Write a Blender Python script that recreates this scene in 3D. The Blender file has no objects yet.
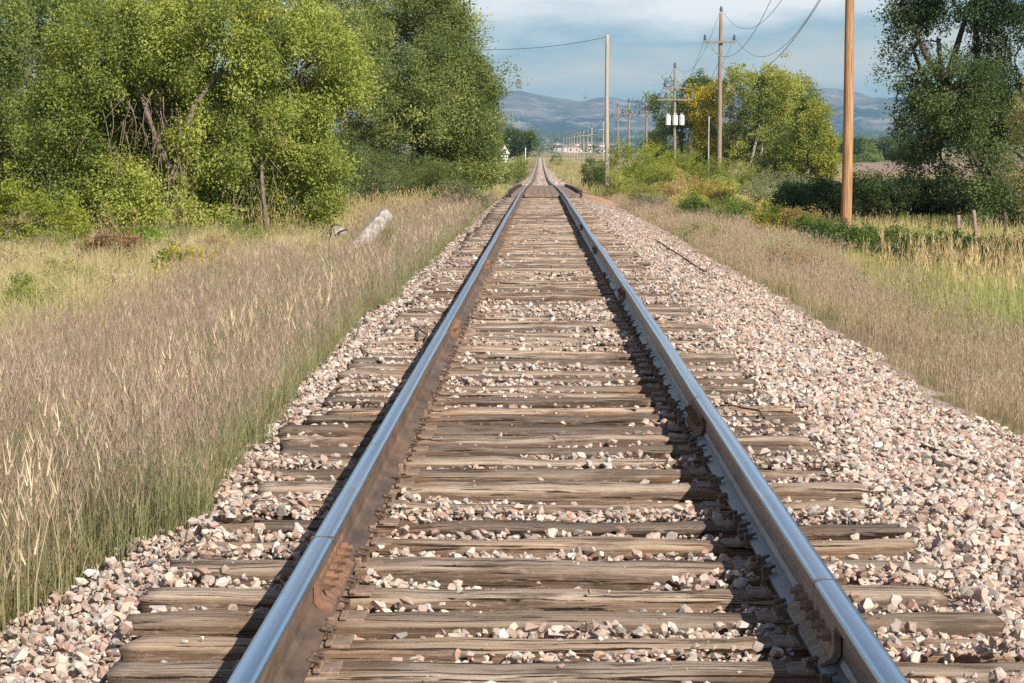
import bpy, bmesh, math, random
import numpy as np
from mathutils import Vector, noise as mnoise

RNG = np.random.default_rng(7)
random.seed(7)
PI = math.pi
scene = bpy.context.scene
C = scene.collection
F = 2550.0            # focal length in photo pixels
CX, HY = 540.0, 158.0  # where the track vanishes
CAM = (-0.065, 0.0, 1.386)

# ------------------------------------------------------------------ helpers
def srgb(r, g, b):
    f = lambda c: (c/12.92 if c <= 0.04045 else ((c+0.055)/1.055)**2.4)
    return (f(r/255), f(g/255), f(b/255))

def _hash(i, j, k=0):
    h = (i*374761393 + j*668265263 + k*2147483647) & 0xffffffff
    h = ((h ^ (h >> 13))*1274126177) & 0xffffffff
    return ((h ^ (h >> 16)) & 0xffff)/65535.0

def vnoise(x, y, z=None):
    x = np.asarray(x, float); y = np.asarray(y, float)
    if z is None:
        z = np.zeros_like(x)
    x, y, z = np.broadcast_arrays(x, y, z)
    i, j, k = np.floor(x).astype(np.int64), np.floor(y).astype(np.int64), np.floor(z).astype(np.int64)
    fx, fy, fz = x-i, y-j, z-k
    fx, fy, fz = fx*fx*(3-2*fx), fy*fy*(3-2*fy), fz*fz*(3-2*fz)
    def h(a, b, c): return _hash(i+a, j+b, k+c)
    c0 = (h(0,0,0)*(1-fx)+h(1,0,0)*fx)*(1-fy)+(h(0,1,0)*(1-fx)+h(1,1,0)*fx)*fy
    c1 = (h(0,0,1)*(1-fx)+h(1,0,1)*fx)*(1-fy)+(h(0,1,1)*(1-fx)+h(1,1,1)*fx)*fy
    return c0*(1-fz)+c1*fz

def fbm(x, y, z=None, o=4):
    a, s, t = 1.0, 0.0, 0.0
    x = np.asarray(x, float); y = np.asarray(y, float)
    z = np.zeros_like(x) if z is None else np.asarray(z, float)
    for n in range(o):
        s = s+a*vnoise(x*2**n+17.3*n, y*2**n+5.1*n, z*2**n+9.7*n); t += a; a *= 0.5
    return s/t

def mesh_np(name, v, f, mats, col=None, parent=None, smooth=False, matidx=None):
    v = np.ascontiguousarray(v, dtype=np.float32); f = np.ascontiguousarray(f, dtype=np.int32)
    me = bpy.data.meshes.new(name)
    k = f.shape[1]
    me.vertices.add(len(v)); me.vertices.foreach_set('co', v.ravel())
    me.loops.add(f.size); me.loops.foreach_set('vertex_index', f.ravel())
    me.polygons.add(len(f)); me.polygons.foreach_set('loop_start', np.arange(0, f.size, k, dtype=np.int32))
    me.polygons.foreach_set('use_smooth', np.full(len(f), smooth, dtype=bool))
    if matidx is not None:
        me.polygons.foreach_set('material_index', np.ascontiguousarray(matidx, dtype=np.int32))
    me.update(calc_edges=True)
    if col is not None:
        a = me.attributes.new('tint', 'FLOAT_COLOR', 'POINT')
        c4 = np.ones((len(v), 4), np.float32); c4[:, :3] = col
        a.data.foreach_set('color', c4.ravel())
    for m in (mats if isinstance(mats, (list, tuple)) else [mats]):
        me.materials.append(m)
    o = bpy.data.objects.new(name, me); C.objects.link(o)
    if parent is not None:
        o.parent = parent
    return o

def bm_obj(name, bm, mat, parent=None, smooth=False):
    me = bpy.data.meshes.new(name); bm.to_mesh(me); bm.free()
    for m in (mat if isinstance(mat, (list, tuple)) else [mat]):
        me.materials.append(m)
    if smooth:
        me.polygons.foreach_set('use_smooth', [True]*len(me.polygons))
    o = bpy.data.objects.new(name, me); C.objects.link(o)
    if parent is not None:
        o.parent = parent
    return o

def tag(o, label=None, cat=None, group=None, kind=None):
    if label: o['label'] = label
    if cat: o['category'] = cat
    if group: o['group'] = group
    if kind: o['kind'] = kind
    return o

def empty(name, loc, rz=0.0):
    o = bpy.data.objects.new(name, None); C.objects.link(o)
    o.location = loc; o.rotation_euler = (0, 0, rz); o.empty_display_size = 0.2
    return o

def ordinal(n):
    ones = ['', 'first', 'second', 'third', 'fourth', 'fifth', 'sixth', 'seventh', 'eighth', 'ninth', 'tenth', 'eleventh',
            'twelfth', 'thirteenth', 'fourteenth', 'fifteenth', 'sixteenth', 'seventeenth', 'eighteenth', 'nineteenth']
    if n < 20: return ones[n]
    s = 'th' if 10 <= n % 100 <= 20 else {1: 'st', 2: 'nd', 3: 'rd'}.get(n % 10, 'th')
    return '%d%s' % (n, s)

def add_box(bm, c, s, rot=None, bevel=0.0):
    from mathutils import Matrix, Euler
    b2 = bmesh.new()
    bmesh.ops.create_cube(b2, size=1.0)
    bmesh.ops.scale(b2, vec=s, verts=b2.verts)
    if bevel > 0:
        bmesh.ops.bevel(b2, geom=list(b2.edges), offset=bevel, segments=2, affect='EDGES', profile=0.5)
    if rot is not None:
        bmesh.ops.rotate(b2, cent=(0, 0, 0), matrix=Euler(rot).to_matrix(), verts=b2.verts)
    bmesh.ops.translate(b2, vec=c, verts=b2.verts)
    me = bpy.data.meshes.new('t'); b2.to_mesh(me); b2.free(); bm.from_mesh(me); bpy.data.meshes.remove(me)

def add_cyl(bm, p0, p1, r0, r1=None, n=10, caps=True):
    r1 = r0 if r1 is None else r1
    p0, p1 = Vector(p0), Vector(p1); d = (p1-p0).normalized()
    u = d.orthogonal().normalized(); w = d.cross(u)
    a = [bm.verts.new(p0+(u*math.cos(2*PI*i/n)+w*math.sin(2*PI*i/n))*r0) for i in range(n)]
    b = [bm.verts.new(p1+(u*math.cos(2*PI*i/n)+w*math.sin(2*PI*i/n))*r1) for i in range(n)]
    for i in range(n):
        bm.faces.new((a[i], a[(i+1) % n], b[(i+1) % n], b[i]))
    if caps:
        bm.faces.new(a[::-1]); bm.faces.new(b)

def tube_arrays(pts, rad, n=6):
    """one tapered tube along a polyline -> verts, quads"""
    pts = np.asarray(pts, float); rad = np.asarray(rad, float); m = len(pts)
    t = np.gradient(pts, axis=0); t /= np.linalg.norm(t, axis=1)[:, None]+1e-9
    ref = np.array([0.31, 0.2, 0.93]) if abs(t[0, 2]) < 0.9 else np.array([1.0, 0.1, 0])
    u = np.cross(t, ref); u /= np.linalg.norm(u, axis=1)[:, None]+1e-9
    w = np.cross(t, u)
    a = np.arange(n)*2*PI/n
    v = pts[:, None, :]+rad[:, None, None]*(u[:, None, :]*np.cos(a)[None, :, None]+w[:, None, :]*np.sin(a)[None, :, None])
    v = v.reshape(-1, 3)
    f = []
    for i in range(m-1):
        for j in range(n):
            f.append((i*n+j, i*n+(j+1) % n, (i+1)*n+(j+1) % n, (i+1)*n+j))
    return v, np.array(f, np.int64)

class Tubes:
    def __init__(s): s.v, s.f, s.k = [], [], 0
    def add(s, pts, rad, n=6):
        v, f = tube_arrays(pts, rad, n); s.v.append(v); s.f.append(f+s.k); s.k += len(v)
    def build(s, name, mat, parent=None):
        return mesh_np(name, np.concatenate(s.v), np.concatenate(s.f), mat, parent=parent, smooth=True)

# ------------------------------------------------------------------ node materials
class NT:
    def __init__(s, name):
        s.m = bpy.data.materials.new(name); s.m.use_nodes = True
        s.t = s.m.node_tree; s.t.nodes.clear()
        s.out = s.n('ShaderNodeOutputMaterial')
    def n(s, ty, **kw):
        nd = s.t.nodes.new(ty)
        for k, v in kw.items(): setattr(nd, k, v)
        return nd
    def l(s, a, b): s.t.links.new(a, b)
    def coords(s, kind='Object', scale=(1, 1, 1), loc=None):
        tc = s.n('ShaderNodeTexCoord'); mp = s.n('ShaderNodeMapping')
        s.l(tc.outputs[kind], mp.inputs['Vector']); mp.inputs['Scale'].default_value = scale
        if loc is not None: s.l(loc, mp.inputs['Location'])
        return mp.outputs[0]
    def noise(s, vec, scale, detail=4, rough=0.55, dist=0.0):
        nd = s.n('ShaderNodeTexNoise'); s.l(vec, nd.inputs['Vector'])
        nd.inputs['Scale'].default_value = scale; nd.inputs['Detail'].default_value = detail
        nd.inputs['Roughness'].default_value = rough; nd.inputs['Distortion'].default_value = dist
        return nd.outputs['Fac']
    def ramp(s, fac, stops, interp='LINEAR'):
        r = s.n('ShaderNodeValToRGB'); s.l(fac, r.inputs[0]); cr = r.color_ramp; cr.interpolation = interp
        while len(cr.elements) < len(stops): cr.elements.new(0.5)
        for e, (p, c) in zip(cr.elements, stops):
            e.position = p; e.color = (c, c, c, 1) if isinstance(c, (int, float)) else (*c, 1)
        return r.outputs[0]
    def mix(s, fac, a, b, blend='MIX'):
        m = s.n('ShaderNodeMix', data_type='RGBA', blend_type=blend)
        for sock, v in ((m.inputs[0], fac), (m.inputs[6], a), (m.inputs[7], b)):
            if hasattr(v, 'node'): s.l(v, sock)
            elif isinstance(v, (int, float)): sock.default_value = v
            else: sock.default_value = (*v, 1)
        return m.outputs[2]
    def math(s, op, a, b=0.0, clamp=False):
        m = s.n('ShaderNodeMath', operation=op, use_clamp=clamp)
        for sock, v in ((m.inputs[0], a), (m.inputs[1], b)):
            if hasattr(v, 'node'): s.l(v, sock)
            else: sock.default_value = v
        return m.outputs[0]
    def bump(s, h, strength=0.5, dist=0.01):
        b = s.n('ShaderNodeBump'); s.l(h, b.inputs['Height'])
        b.inputs['Strength'].default_value = strength; b.inputs['Distance'].default_value = dist
        return b.outputs[0]
    def pbsdf(s, color, rough=0.8, metal=0.0, normal=None, spec=0.3):
        p = s.n('ShaderNodeBsdfPrincipled')
        for k, v in (('Base Color', color), ('Roughness', rough), ('Metallic', metal), ('Specular IOR Level', spec)):
            if hasattr(v, 'node'): s.l(v, p.inputs[k])
            elif isinstance(v, (int, float)): p.inputs[k].default_value = v
            else: p.inputs[k].default_value = (*v, 1)
        if normal is not None: s.l(normal, p.inputs['Normal'])
        s.l(p.outputs[0], s.out.inputs[0])
        return p

def m_simple(name, c1, c2, scale=6, rough=0.85, metal=0.0, bump=0.3, bd=0.01, stretch=(1, 1, 1), spec=0.25):
    t = NT(name); v = t.coords('Object', stretch); f = t.noise(v, scale, 5)
    col = t.mix(t.ramp(f, [(0.3, 0.0), (0.7, 1.0)]), c1, c2)
    t.pbsdf(col, rough, metal, t.bump(t.noise(v, scale*3, 4), bump, bd), spec)
    return t.m

def m_leaf(name, trans=0.35, rough=0.5):
    t = NT(name); a = t.n('ShaderNodeAttribute', attribute_name='tint')
    d = t.n('ShaderNodeBsdfPrincipled'); t.l(a.outputs['Color'], d.inputs['Base Color'])
    d.inputs['Roughness'].default_value = rough; d.inputs['Specular IOR Level'].default_value = 0.35
    tr = t.n('ShaderNodeBsdfTranslucent')
    t.l(t.mix(1.0, a.outputs['Color'], (1.15, 1.2, 0.6), 'MULTIPLY'), tr.inputs[0])
    mx = t.n('ShaderNodeMixShader'); mx.inputs[0].default_value = trans
    t.l(d.outputs[0], mx.inputs[1]); t.l(tr.outputs[0], mx.inputs[2]); t.l(mx.outputs[0], t.out.inputs[0])
    return t.m

M = {}
M['leaf'] = m_leaf('leaf_green', 0.35, 0.5)
M['grass'] = m_leaf('grass_blades', 0.25, 0.7)

def mk_stone():
    t = NT('ballast_stone'); a = t.n('ShaderNodeAttribute', attribute_name='tint')
    v = t.coords('Object'); f = t.noise(v, 60, 5, 0.65); g = t.noise(v, 14, 3)
    col = t.mix(t.ramp(f, [(0.3, 0.35), (0.65, 0.0)]), a.outputs['Color'], (0.38, 0.26, 0.2))
    col = t.mix(t.ramp(g, [(0.5, 0.0), (0.75, 0.45)]), col, (0.62, 0.56, 0.5))
    t.pbsdf(col, 0.8, 0, t.bump(t.noise(v, 110, 4), 0.5, 0.004), 0.3)
    return t.m
M['stone'] = mk_stone()

def mk_bed():
    t = NT('gravel_bed'); v = t.coords('Object')
    vo = t.n('ShaderNodeTexVoronoi'); t.l(v, vo.inputs['Vector']); vo.inputs['Scale'].default_value = 38
    sep = t.n('ShaderNodeSeparateColor'); t.l(vo.outputs['Color'], sep.inputs[0])
    c = t.ramp(sep.outputs[0], [(0.0, (0.42, 0.28, 0.22)), (0.3, (0.58, 0.44, 0.36)), (0.55, (0.66, 0.57, 0.5)), (0.8, (0.36, 0.27, 0.23)), (1.0, (0.7, 0.64, 0.58))])
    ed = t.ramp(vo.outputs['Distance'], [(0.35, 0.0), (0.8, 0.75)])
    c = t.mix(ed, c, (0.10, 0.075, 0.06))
    big = t.noise(v, 0.9, 4)
    c = t.mix(t.ramp(big, [(0.5, 0.0), (0.72, 0.5)]), c, (0.34, 0.25, 0.18))
    inv = t.math('SUBTRACT', 1.0, vo.outputs['Distance'])
    t.pbsdf(c, 0.9, 0, t.bump(inv, 0.9, 0.03), 0.2)
    return t.m
M['bed'] = mk_bed()

def mk_tie():
    t = NT('weathered_tie_wood')
    oi = t.n('ShaderNodeObjectInfo')
    cmb = t.n('ShaderNodeCombineXYZ')
    r = t.math('MULTIPLY', oi.outputs['Random'], 71.0)
    t.l(r, cmb.inputs[0]); t.l(r, cmb.inputs[1])
    v = t.coords('Object', (1.0, 30, 30), cmb.outputs[0])
    grain = t.noise(v, 1.6, 9, 0.75, 0.25)
    fine = t.noise(t.coords('Object', (3, 90, 90), cmb.outputs[0]), 1.5, 4, 0.6, 0.3)
    blotch = t.noise(t.coords('Object', (1.6, 5, 5), cmb.outputs[0]), 1.5, 4, 0.6)
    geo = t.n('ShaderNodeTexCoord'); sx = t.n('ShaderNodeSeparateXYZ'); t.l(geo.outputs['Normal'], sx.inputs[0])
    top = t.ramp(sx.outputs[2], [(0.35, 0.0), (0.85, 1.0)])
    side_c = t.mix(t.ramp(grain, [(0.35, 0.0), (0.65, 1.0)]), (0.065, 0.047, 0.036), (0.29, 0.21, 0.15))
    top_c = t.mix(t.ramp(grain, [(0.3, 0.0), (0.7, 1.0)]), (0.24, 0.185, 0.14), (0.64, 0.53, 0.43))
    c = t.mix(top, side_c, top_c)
    c = t.mix(0.85, c, oi.outputs['Color'], 'MULTIPLY')
    c = t.mix(t.ramp(blotch, [(0.50, 0.0), (0.62, 0.85)]), c, (0.13, 0.09, 0.065))
    c = t.mix(t.ramp(fine, [(0.50, 0.0), (0.75, 0.35)]), c, (0.58, 0.48, 0.40))
    crack = t.noise(t.coords('Object', (1.6, 40, 40), cmb.outputs[0]), 1.2, 4, 0.6, 0.5)
    ck = t.ramp(crack, [(0.37, 1.0), (0.42, 0.0)])
    c = t.mix(ck, c, (0.035, 0.024, 0.018))
    kn = t.n('ShaderNodeTexVoronoi'); t.l(t.coords('Object', (3.2, 9, 9), cmb.outputs[0]), kn.inputs['Vector']); kn.inputs['Scale'].default_value = 1.0
    c = t.mix(t.ramp(kn.outputs['Distance'], [(0.06, 0.85), (0.16, 0.0)]), c, (0.07, 0.045, 0.03))
    gr = t.noise(t.coords('Object', (9, 30, 30), cmb.outputs[0]), 2.0, 5, 0.7)
    c = t.mix(t.ramp(gr, [(0.55, 0.0), (0.7, 0.5)]), c, (0.46, 0.37, 0.30))
    # rust run-off under the rails
    sx2 = t.n('ShaderNodeSeparateXYZ'); t.l(geo.outputs['Object'], sx2.inputs[0])
    dx = t.math('ABSOLUTE', t.math('SUBTRACT', t.math('ABSOLUTE', sx2.outputs[0]), 0.74))
    ru = t.math('MULTIPLY', t.ramp(dx, [(0.10, 1.0), (0.30, 0.0)]), t.ramp(blotch, [(0.35, 0.2), (0.6, 0.75)]))
    c = t.mix(ru, c, (0.22, 0.125, 0.07))
    h = t.math('ADD', grain, t.math('MULTIPLY', ck, -1.2))
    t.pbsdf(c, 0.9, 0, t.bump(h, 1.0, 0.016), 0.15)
    return t.m
M['tie'] = mk_tie()

def mk_rust():
    t = NT('rusty_rail_side'); v = t.coords('Object', (1, 0.35, 1)); f = t.noise(v, 8, 6, 0.65)
    c = t.mix(t.ramp(f, [(0.35, 0.0), (0.65, 1.0)]), (0.085, 0.058, 0.042), (0.20, 0.135, 0.09))
    g = t.noise(v, 2.0, 4)
    c = t.mix(t.ramp(g, [(0.55, 0.0), (0.7, 0.6)]), c, (0.26, 0.13, 0.07))
    t.pbsdf(c, 0.55, 0.25, t.bump(t.noise(v, 60, 4), 0.3, 0.003), 0.4)
    return t.m
M['rust'] = mk_rust()
def mk_head():
    t = NT('polished_rail_head'); v = t.coords('Object', (60, 0.25, 60)); f = t.noise(v, 1.0, 4, 0.6)
    p = t.noise(t.coords('Object', (1, 0.6, 1)), 9, 5, 0.7)
    c = t.mix(t.ramp(f, [(0.35, 0.0), (0.65, 1.0)]), (0.12, 0.26, 0.42), (0.42, 0.62, 0.78))  # the sky's blue reflection is mixed into the steel's base colour
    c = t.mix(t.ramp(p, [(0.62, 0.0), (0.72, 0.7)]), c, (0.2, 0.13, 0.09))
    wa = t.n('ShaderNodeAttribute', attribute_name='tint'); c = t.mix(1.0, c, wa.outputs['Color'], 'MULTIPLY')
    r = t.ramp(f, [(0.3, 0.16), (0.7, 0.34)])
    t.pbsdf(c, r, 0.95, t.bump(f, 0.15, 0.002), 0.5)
    return t.m
M['head'] = mk_head()
M['steel'] = m_simple('shade_toned_rail_steel', (0.07, 0.075, 0.09), (0.16, 0.155, 0.165), 6, 0.42, 0.75, 0.3, 0.003, (1, .3, 1), spec=0.6)  # right rail's side: its shade and bluish sky tint are put into the colour
M['joint'] = m_simple('orange_rust_iron', (0.13, 0.075, 0.05), (0.30, 0.165, 0.105), 24, 0.85, 0.1, 0.5, 0.004)
M['plate'] = m_simple('brown_rust_iron', (0.17, 0.115, 0.085), (0.36, 0.255, 0.185), 22, 0.7, 0.3, 0.5, 0.004)
M['spike'] = m_simple('dark_iron', (0.08, 0.058, 0.048), (0.22, 0.15, 0.11), 30, 0.6, 0.4, 0.4, 0.003)
M['bark'] = m_simple('grey_brown_bark', (0.10, 0.075, 0.055), (0.26, 0.21, 0.17), 5, 0.9, 0, 0.7, 0.015, (6, 6, 1))
M['bark_pale'] = m_simple('pale_bark', (0.30, 0.27, 0.22), (0.48, 0.44, 0.37), 5, 0.9, 0, 0.6, 0.03, (5, 5, 1))
M['bark_dark'] = m_simple('dark_bark', (0.05, 0.04, 0.033), (0.12, 0.095, 0.075), 5, 0.9, 0, 0.7, 0.015, (6, 6, 1))
M['twig'] = m_simple('dry_twigs', (0.17, 0.12, 0.09), (0.34, 0.27, 0.21), 5, 0.9)
M['pole_new'] = m_simple('orange_brown_pole_wood', (0.20, 0.10, 0.05), (0.56, 0.33, 0.17), 3.2, 0.85, 0, 0.6, 0.008, (9, 9, 0.35))
M['pole_old'] = m_simple('grey_brown_pole_wood', (0.18, 0.13, 0.10), (0.36, 0.28, 0.22), 4, 0.85, 0, 0.5, 0.006, (14, 14, 0.7))
M['pole_grey'] = m_simple('pale_grey_pole_wood', (0.30, 0.25, 0.20), (0.50, 0.43, 0.36), 4, 0.85, 0, 0.5, 0.006, (14, 14, 0.7))
M['driftwood'] = m_simple('silver_weathered_wood', (0.13, 0.11, 0.095), (0.46, 0.42, 0.38), 3, 0.9, 0, 0.4, 0.004, (3, 5, 2))
M['scrap'] = m_simple('brown_wood_scrap', (0.10, 0.07, 0.05), (0.25, 0.18, 0.13), 5, 0.85, 0, 0.5, 0.003, (2, 25, 25))
M['insul'] = m_simple('dark_glazed_ceramic', (0.02, 0.022, 0.035), (0.04, 0.04, 0.06), 5, 0.25, 0, 0.0, 0.01, spec=0.6)
M['can'] = m_simple('white_transformer_paint', (0.62, 0.63, 0.62), (0.74, 0.75, 0.74), 4, 0.45, 0.0, 0.1)
M['wire'] = m_simple('dark_wire', (0.06, 0.065, 0.075), (0.09, 0.095, 0.11), 5, 0.6, 0.2, 0.0)
M['galv'] = m_simple('galvanised_metal', (0.34, 0.35, 0.35), (0.46, 0.47, 0.46), 8, 0.55, 0.4, 0.1)
M['deck'] = m_simple('reddish_brown_planks', (0.17, 0.115, 0.09), (0.32, 0.225, 0.175), 3, 0.85, 0, 0.6, 0.02, (4, 0.6, 4))
M['curb'] = m_simple('black_tarred_timber', (0.03, 0.024, 0.022), (0.075, 0.055, 0.048), 3, 0.8, 0, 0.6, 0.02, (5, 0.5, 5))
M['house_white'] = m_simple('white_house_paint', (0.66, 0.65, 0.62), (0.8, 0.79, 0.76), 0.7, 0.8, 0, 0.1)
M['house_tan'] = m_simple('tan_house_wall', (0.46, 0.40, 0.33), (0.56, 0.49, 0.41), 0.7, 0.85, 0, 0.1)
M['house_pink'] = m_simple('pinkish_house_wall', (0.52, 0.42, 0.37), (0.60, 0.50, 0.45), 0.7, 0.85, 0, 0.1)
M['roof'] = m_simple('grey_brown_roof', (0.14, 0.12, 0.11), (0.25, 0.22, 0.2), 0.9, 0.85, 0, 0.1)
M['glass'] = m_simple('dark_window', (0.03, 0.04, 0.05), (0.05, 0.06, 0.07), 1, 0.2, 0, 0.0, spec=0.6)

def mk_ground():
    t = NT('field_ground'); v = t.coords('Object')
    n1 = t.noise(v, 0.07, 6, 0.6); n2 = t.noise(v, 0.9, 6, 0.65); n3 = t.noise(v, 14, 5, 0.7)
    c = t.mix(t.ramp(n2, [(0.35, 0.0), (0.65, 1.0)]), (0.17, 0.125, 0.075), (0.32, 0.25, 0.15))
    c = t.mix(t.ramp(n1, [(0.45, 0.0), (0.6, 0.7)]), c, (0.15, 0.16, 0.06))
    c = t.mix(t.ramp(n3, [(0.4, 0.0), (0.7, 0.6)]), c, (0.07, 0.055, 0.035))
    fr = t.noise(t.coords('Object', (1, 0.3, 1)), 0.006, 5, 0.6)
    c = t.mix(t.ramp(fr, [(0.45, 0.0), (0.55, 0.8)]), c, (0.36, 0.30, 0.17))
    t.pbsdf(c, 0.95, 0, t.bump(n3, 0.7, 0.05), 0.1)
    return t.m
M['ground'] = mk_ground()
def mk_field():
    t = NT('ploughed_soil'); v = t.coords('Object', (0.06, 1, 1))
    n = t.noise(v, 0.12, 5, 0.6); n2 = t.noise(t.coords('Object'), 1.5, 5)
    c = t.mix(t.ramp(n, [(0.35, 0.0), (0.65, 1.0)]), (0.23, 0.155, 0.115), (0.42, 0.32, 0.25))
    c = t.mix(t.ramp(n2, [(0.4, 0.0), (0.7, 0.4)]), c, (0.17, 0.11, 0.08))
    t.pbsdf(c, 0.95, 0, t.bump(n2, 0.6, 0.1), 0.1)
    return t.m
M['field'] = mk_field()
M['dirt'] = m_simple('red_dirt', (0.34, 0.18, 0.10), (0.50, 0.30, 0.19), 1.2, 0.95, 0, 0.6, 0.04)
def mk_mountain():
    t = NT('mountain_rock'); v = t.coords('Object', (1.3, 0.5, 3.0))
    n = t.noise(v, 0.0016, 8, 0.65); n2 = t.noise(v, 0.006, 6, 0.7)
    c = t.mix(t.ramp(n, [(0.42, 0.0), (0.58, 1.0)]), (0.025, 0.04, 0.045), (0.20, 0.165, 0.155))
    c = t.mix(t.ramp(n2, [(0.5, 0.0), (0.62, 0.75)]), c, (0.36, 0.29, 0.26))
    t.pbsdf(c, 0.95, 0, None, 0.1)
    return t.m
M['mountain'] = mk_mountain()

# ------------------------------------------------------------------ terrain
_py = np.array([-100, 100, 130, 160, 230, 300, 450, 650, 890, 1000, 1500, 3000, 5000, 7000, 9500, 16000], float)
_pz = np.array([0, 0, -0.2, -0.45, -0.8, -0.95, -0.85, -0.46, 1.3, 1.75, 3.0, 10, 24, 48, 95, 120], float)
_gy = np.concatenate([np.arange(-100, 1500, 5.0), np.arange(1500, 16001, 100.0)])
_gz = np.interp(_gy, _py, _pz)
_k = 15
_sm = np.convolve(np.pad(_gz[:320], (_k//2, _k//2), mode='edge'), np.ones(_k)/_k, mode='valid')
_gz[:312] = _sm[:312]
def P(y): return np.interp(y, _gy, _gz)
_cx = np.array([-4000, -40, -12, -6, -3.2, -2.1, -1.45, 1.45, 3.0, 4.6, 8, 15, 40, 4000], float)
_cz = np.array([-0.9, -0.9, -0.85, -0.78, -0.62, -0.36, -0.16, -0.16, -0.47, -0.78, -0.86, -0.9, -0.9, -0.9], float)
def W(y): return np.interp(y, [0, 80, 170, 500, 1200], [1, 1, 0.8, 0.55, 0.3])
def gz(x, y):
    x = np.asarray(x, float); y = np.asarray(y, float)
    z = P(y)+np.interp(x, _cx, _cz)*W(y)
    far = np.clip((np.abs(x)-1.6)/2.5, 0, 1)
    z = z+far*((fbm(x*0.25, y*0.12, o=3)-0.5)*0.22+(fbm(x*1.7, y*1.7, o=2)-0.5)*0.05)
    return z
def bz(x, y):   # ballast surface
    x = np.asarray(x, float); y = np.asarray(y, float)
    c = np.interp(x, [-2.6, -2.05, -1.6, -1.3, 0, 1.3, 1.65, 3.05, 3.9], [-0.62, -0.36, -0.13, -0.06, -0.085, -0.06, -0.09, -0.44, -0.75])
    return P(y)+c+(fbm(x*2.2, y*2.2, o=3)-0.5)*0.07

def grid_sheet(name, xs, ys, zf, mat, **kw):
    X, Y = np.meshgrid(xs, ys); Z = zf(X, Y)
    v = np.stack([X, Y, Z], -1).reshape(-1, 3)
    nx, ny = len(xs), len(ys)
    i = np.arange(nx-1)[None, :]+np.arange(ny-1)[:, None]*nx
    f = np.stack([i, i+1, i+1+nx, i+nx], -1).reshape(-1, 4)
    return mesh_np(name, v, f, mat, smooth=True, **kw)

xs = np.unique(np.concatenate([-np.geomspace(16, 9000, 34), np.arange(-16, 20.01, 0.28), np.geomspace(20, 9000, 34)]))
ys = np.unique(np.concatenate([np.arange(-20, 2, 2.0), np.arange(2, 120, 0.6), np.geomspace(120, 12500, 130)]))
tag(grid_sheet('ground', xs, ys, gz, M['ground']), 'dry grassy ground falling away on both sides of the track', kind='structure')
bx = np.arange(-2.6, 3.91, 0.1)
by = np.unique(np.concatenate([np.arange(3, 60, 0.15), np.geomspace(60, 1000, 200)]))
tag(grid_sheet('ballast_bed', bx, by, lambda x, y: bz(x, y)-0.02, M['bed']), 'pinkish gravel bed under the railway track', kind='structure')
tag(grid_sheet('ploughed_field', np.linspace(18, 330, 60), np.linspace(285, 760, 60), lambda x, y: gz(x, y)+0.10, M['field']),
    'bare ploughed brown field beyond the shaded shrubs', kind='structure')
# reddish dirt banks beside the crossing
for s in (-1, 1):
    xs_ = np.linspace(1.68, 3.4, 16) if s > 0 else np.linspace(-3.4, -1.5, 16)
    def zf(x, y): return np.maximum(gz(x, y), bz(x, y))+0.07-0.35*np.abs((y-110)/15.0)**5-0.3*np.abs((np.abs(x)-2.5)/1.0)**5
    tag(grid_sheet('dirt_bank', xs_, np.linspace(95, 125, 50), zf, M['dirt']),
        'reddish bare dirt bank %s of the plank deck' % ('left' if s < 0 else 'right'), kind='structure')

# ------------------------------------------------------------------ ties
tie_y = [4.95, 5.5, 5.98, 6.42, 6.86, 7.27, 7.72, 8.16, 8.64, 9.18, 9.68, 10.21, 10.78, 11.30, 11.76, 12.20, 12.67, 13.14, 13.70]
while tie_y[-1] < 91.2:
    tie_y.append(tie_y[-1]+0.50+random.uniform(-0.07, 0.07))
n_near = len(tie_y)
yy = 159.2
while len(tie_y) < 300:
    yy += 0.5+random.uniform(-0.05, 0.05); tie_y.append(yy)
far_start = yy

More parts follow.
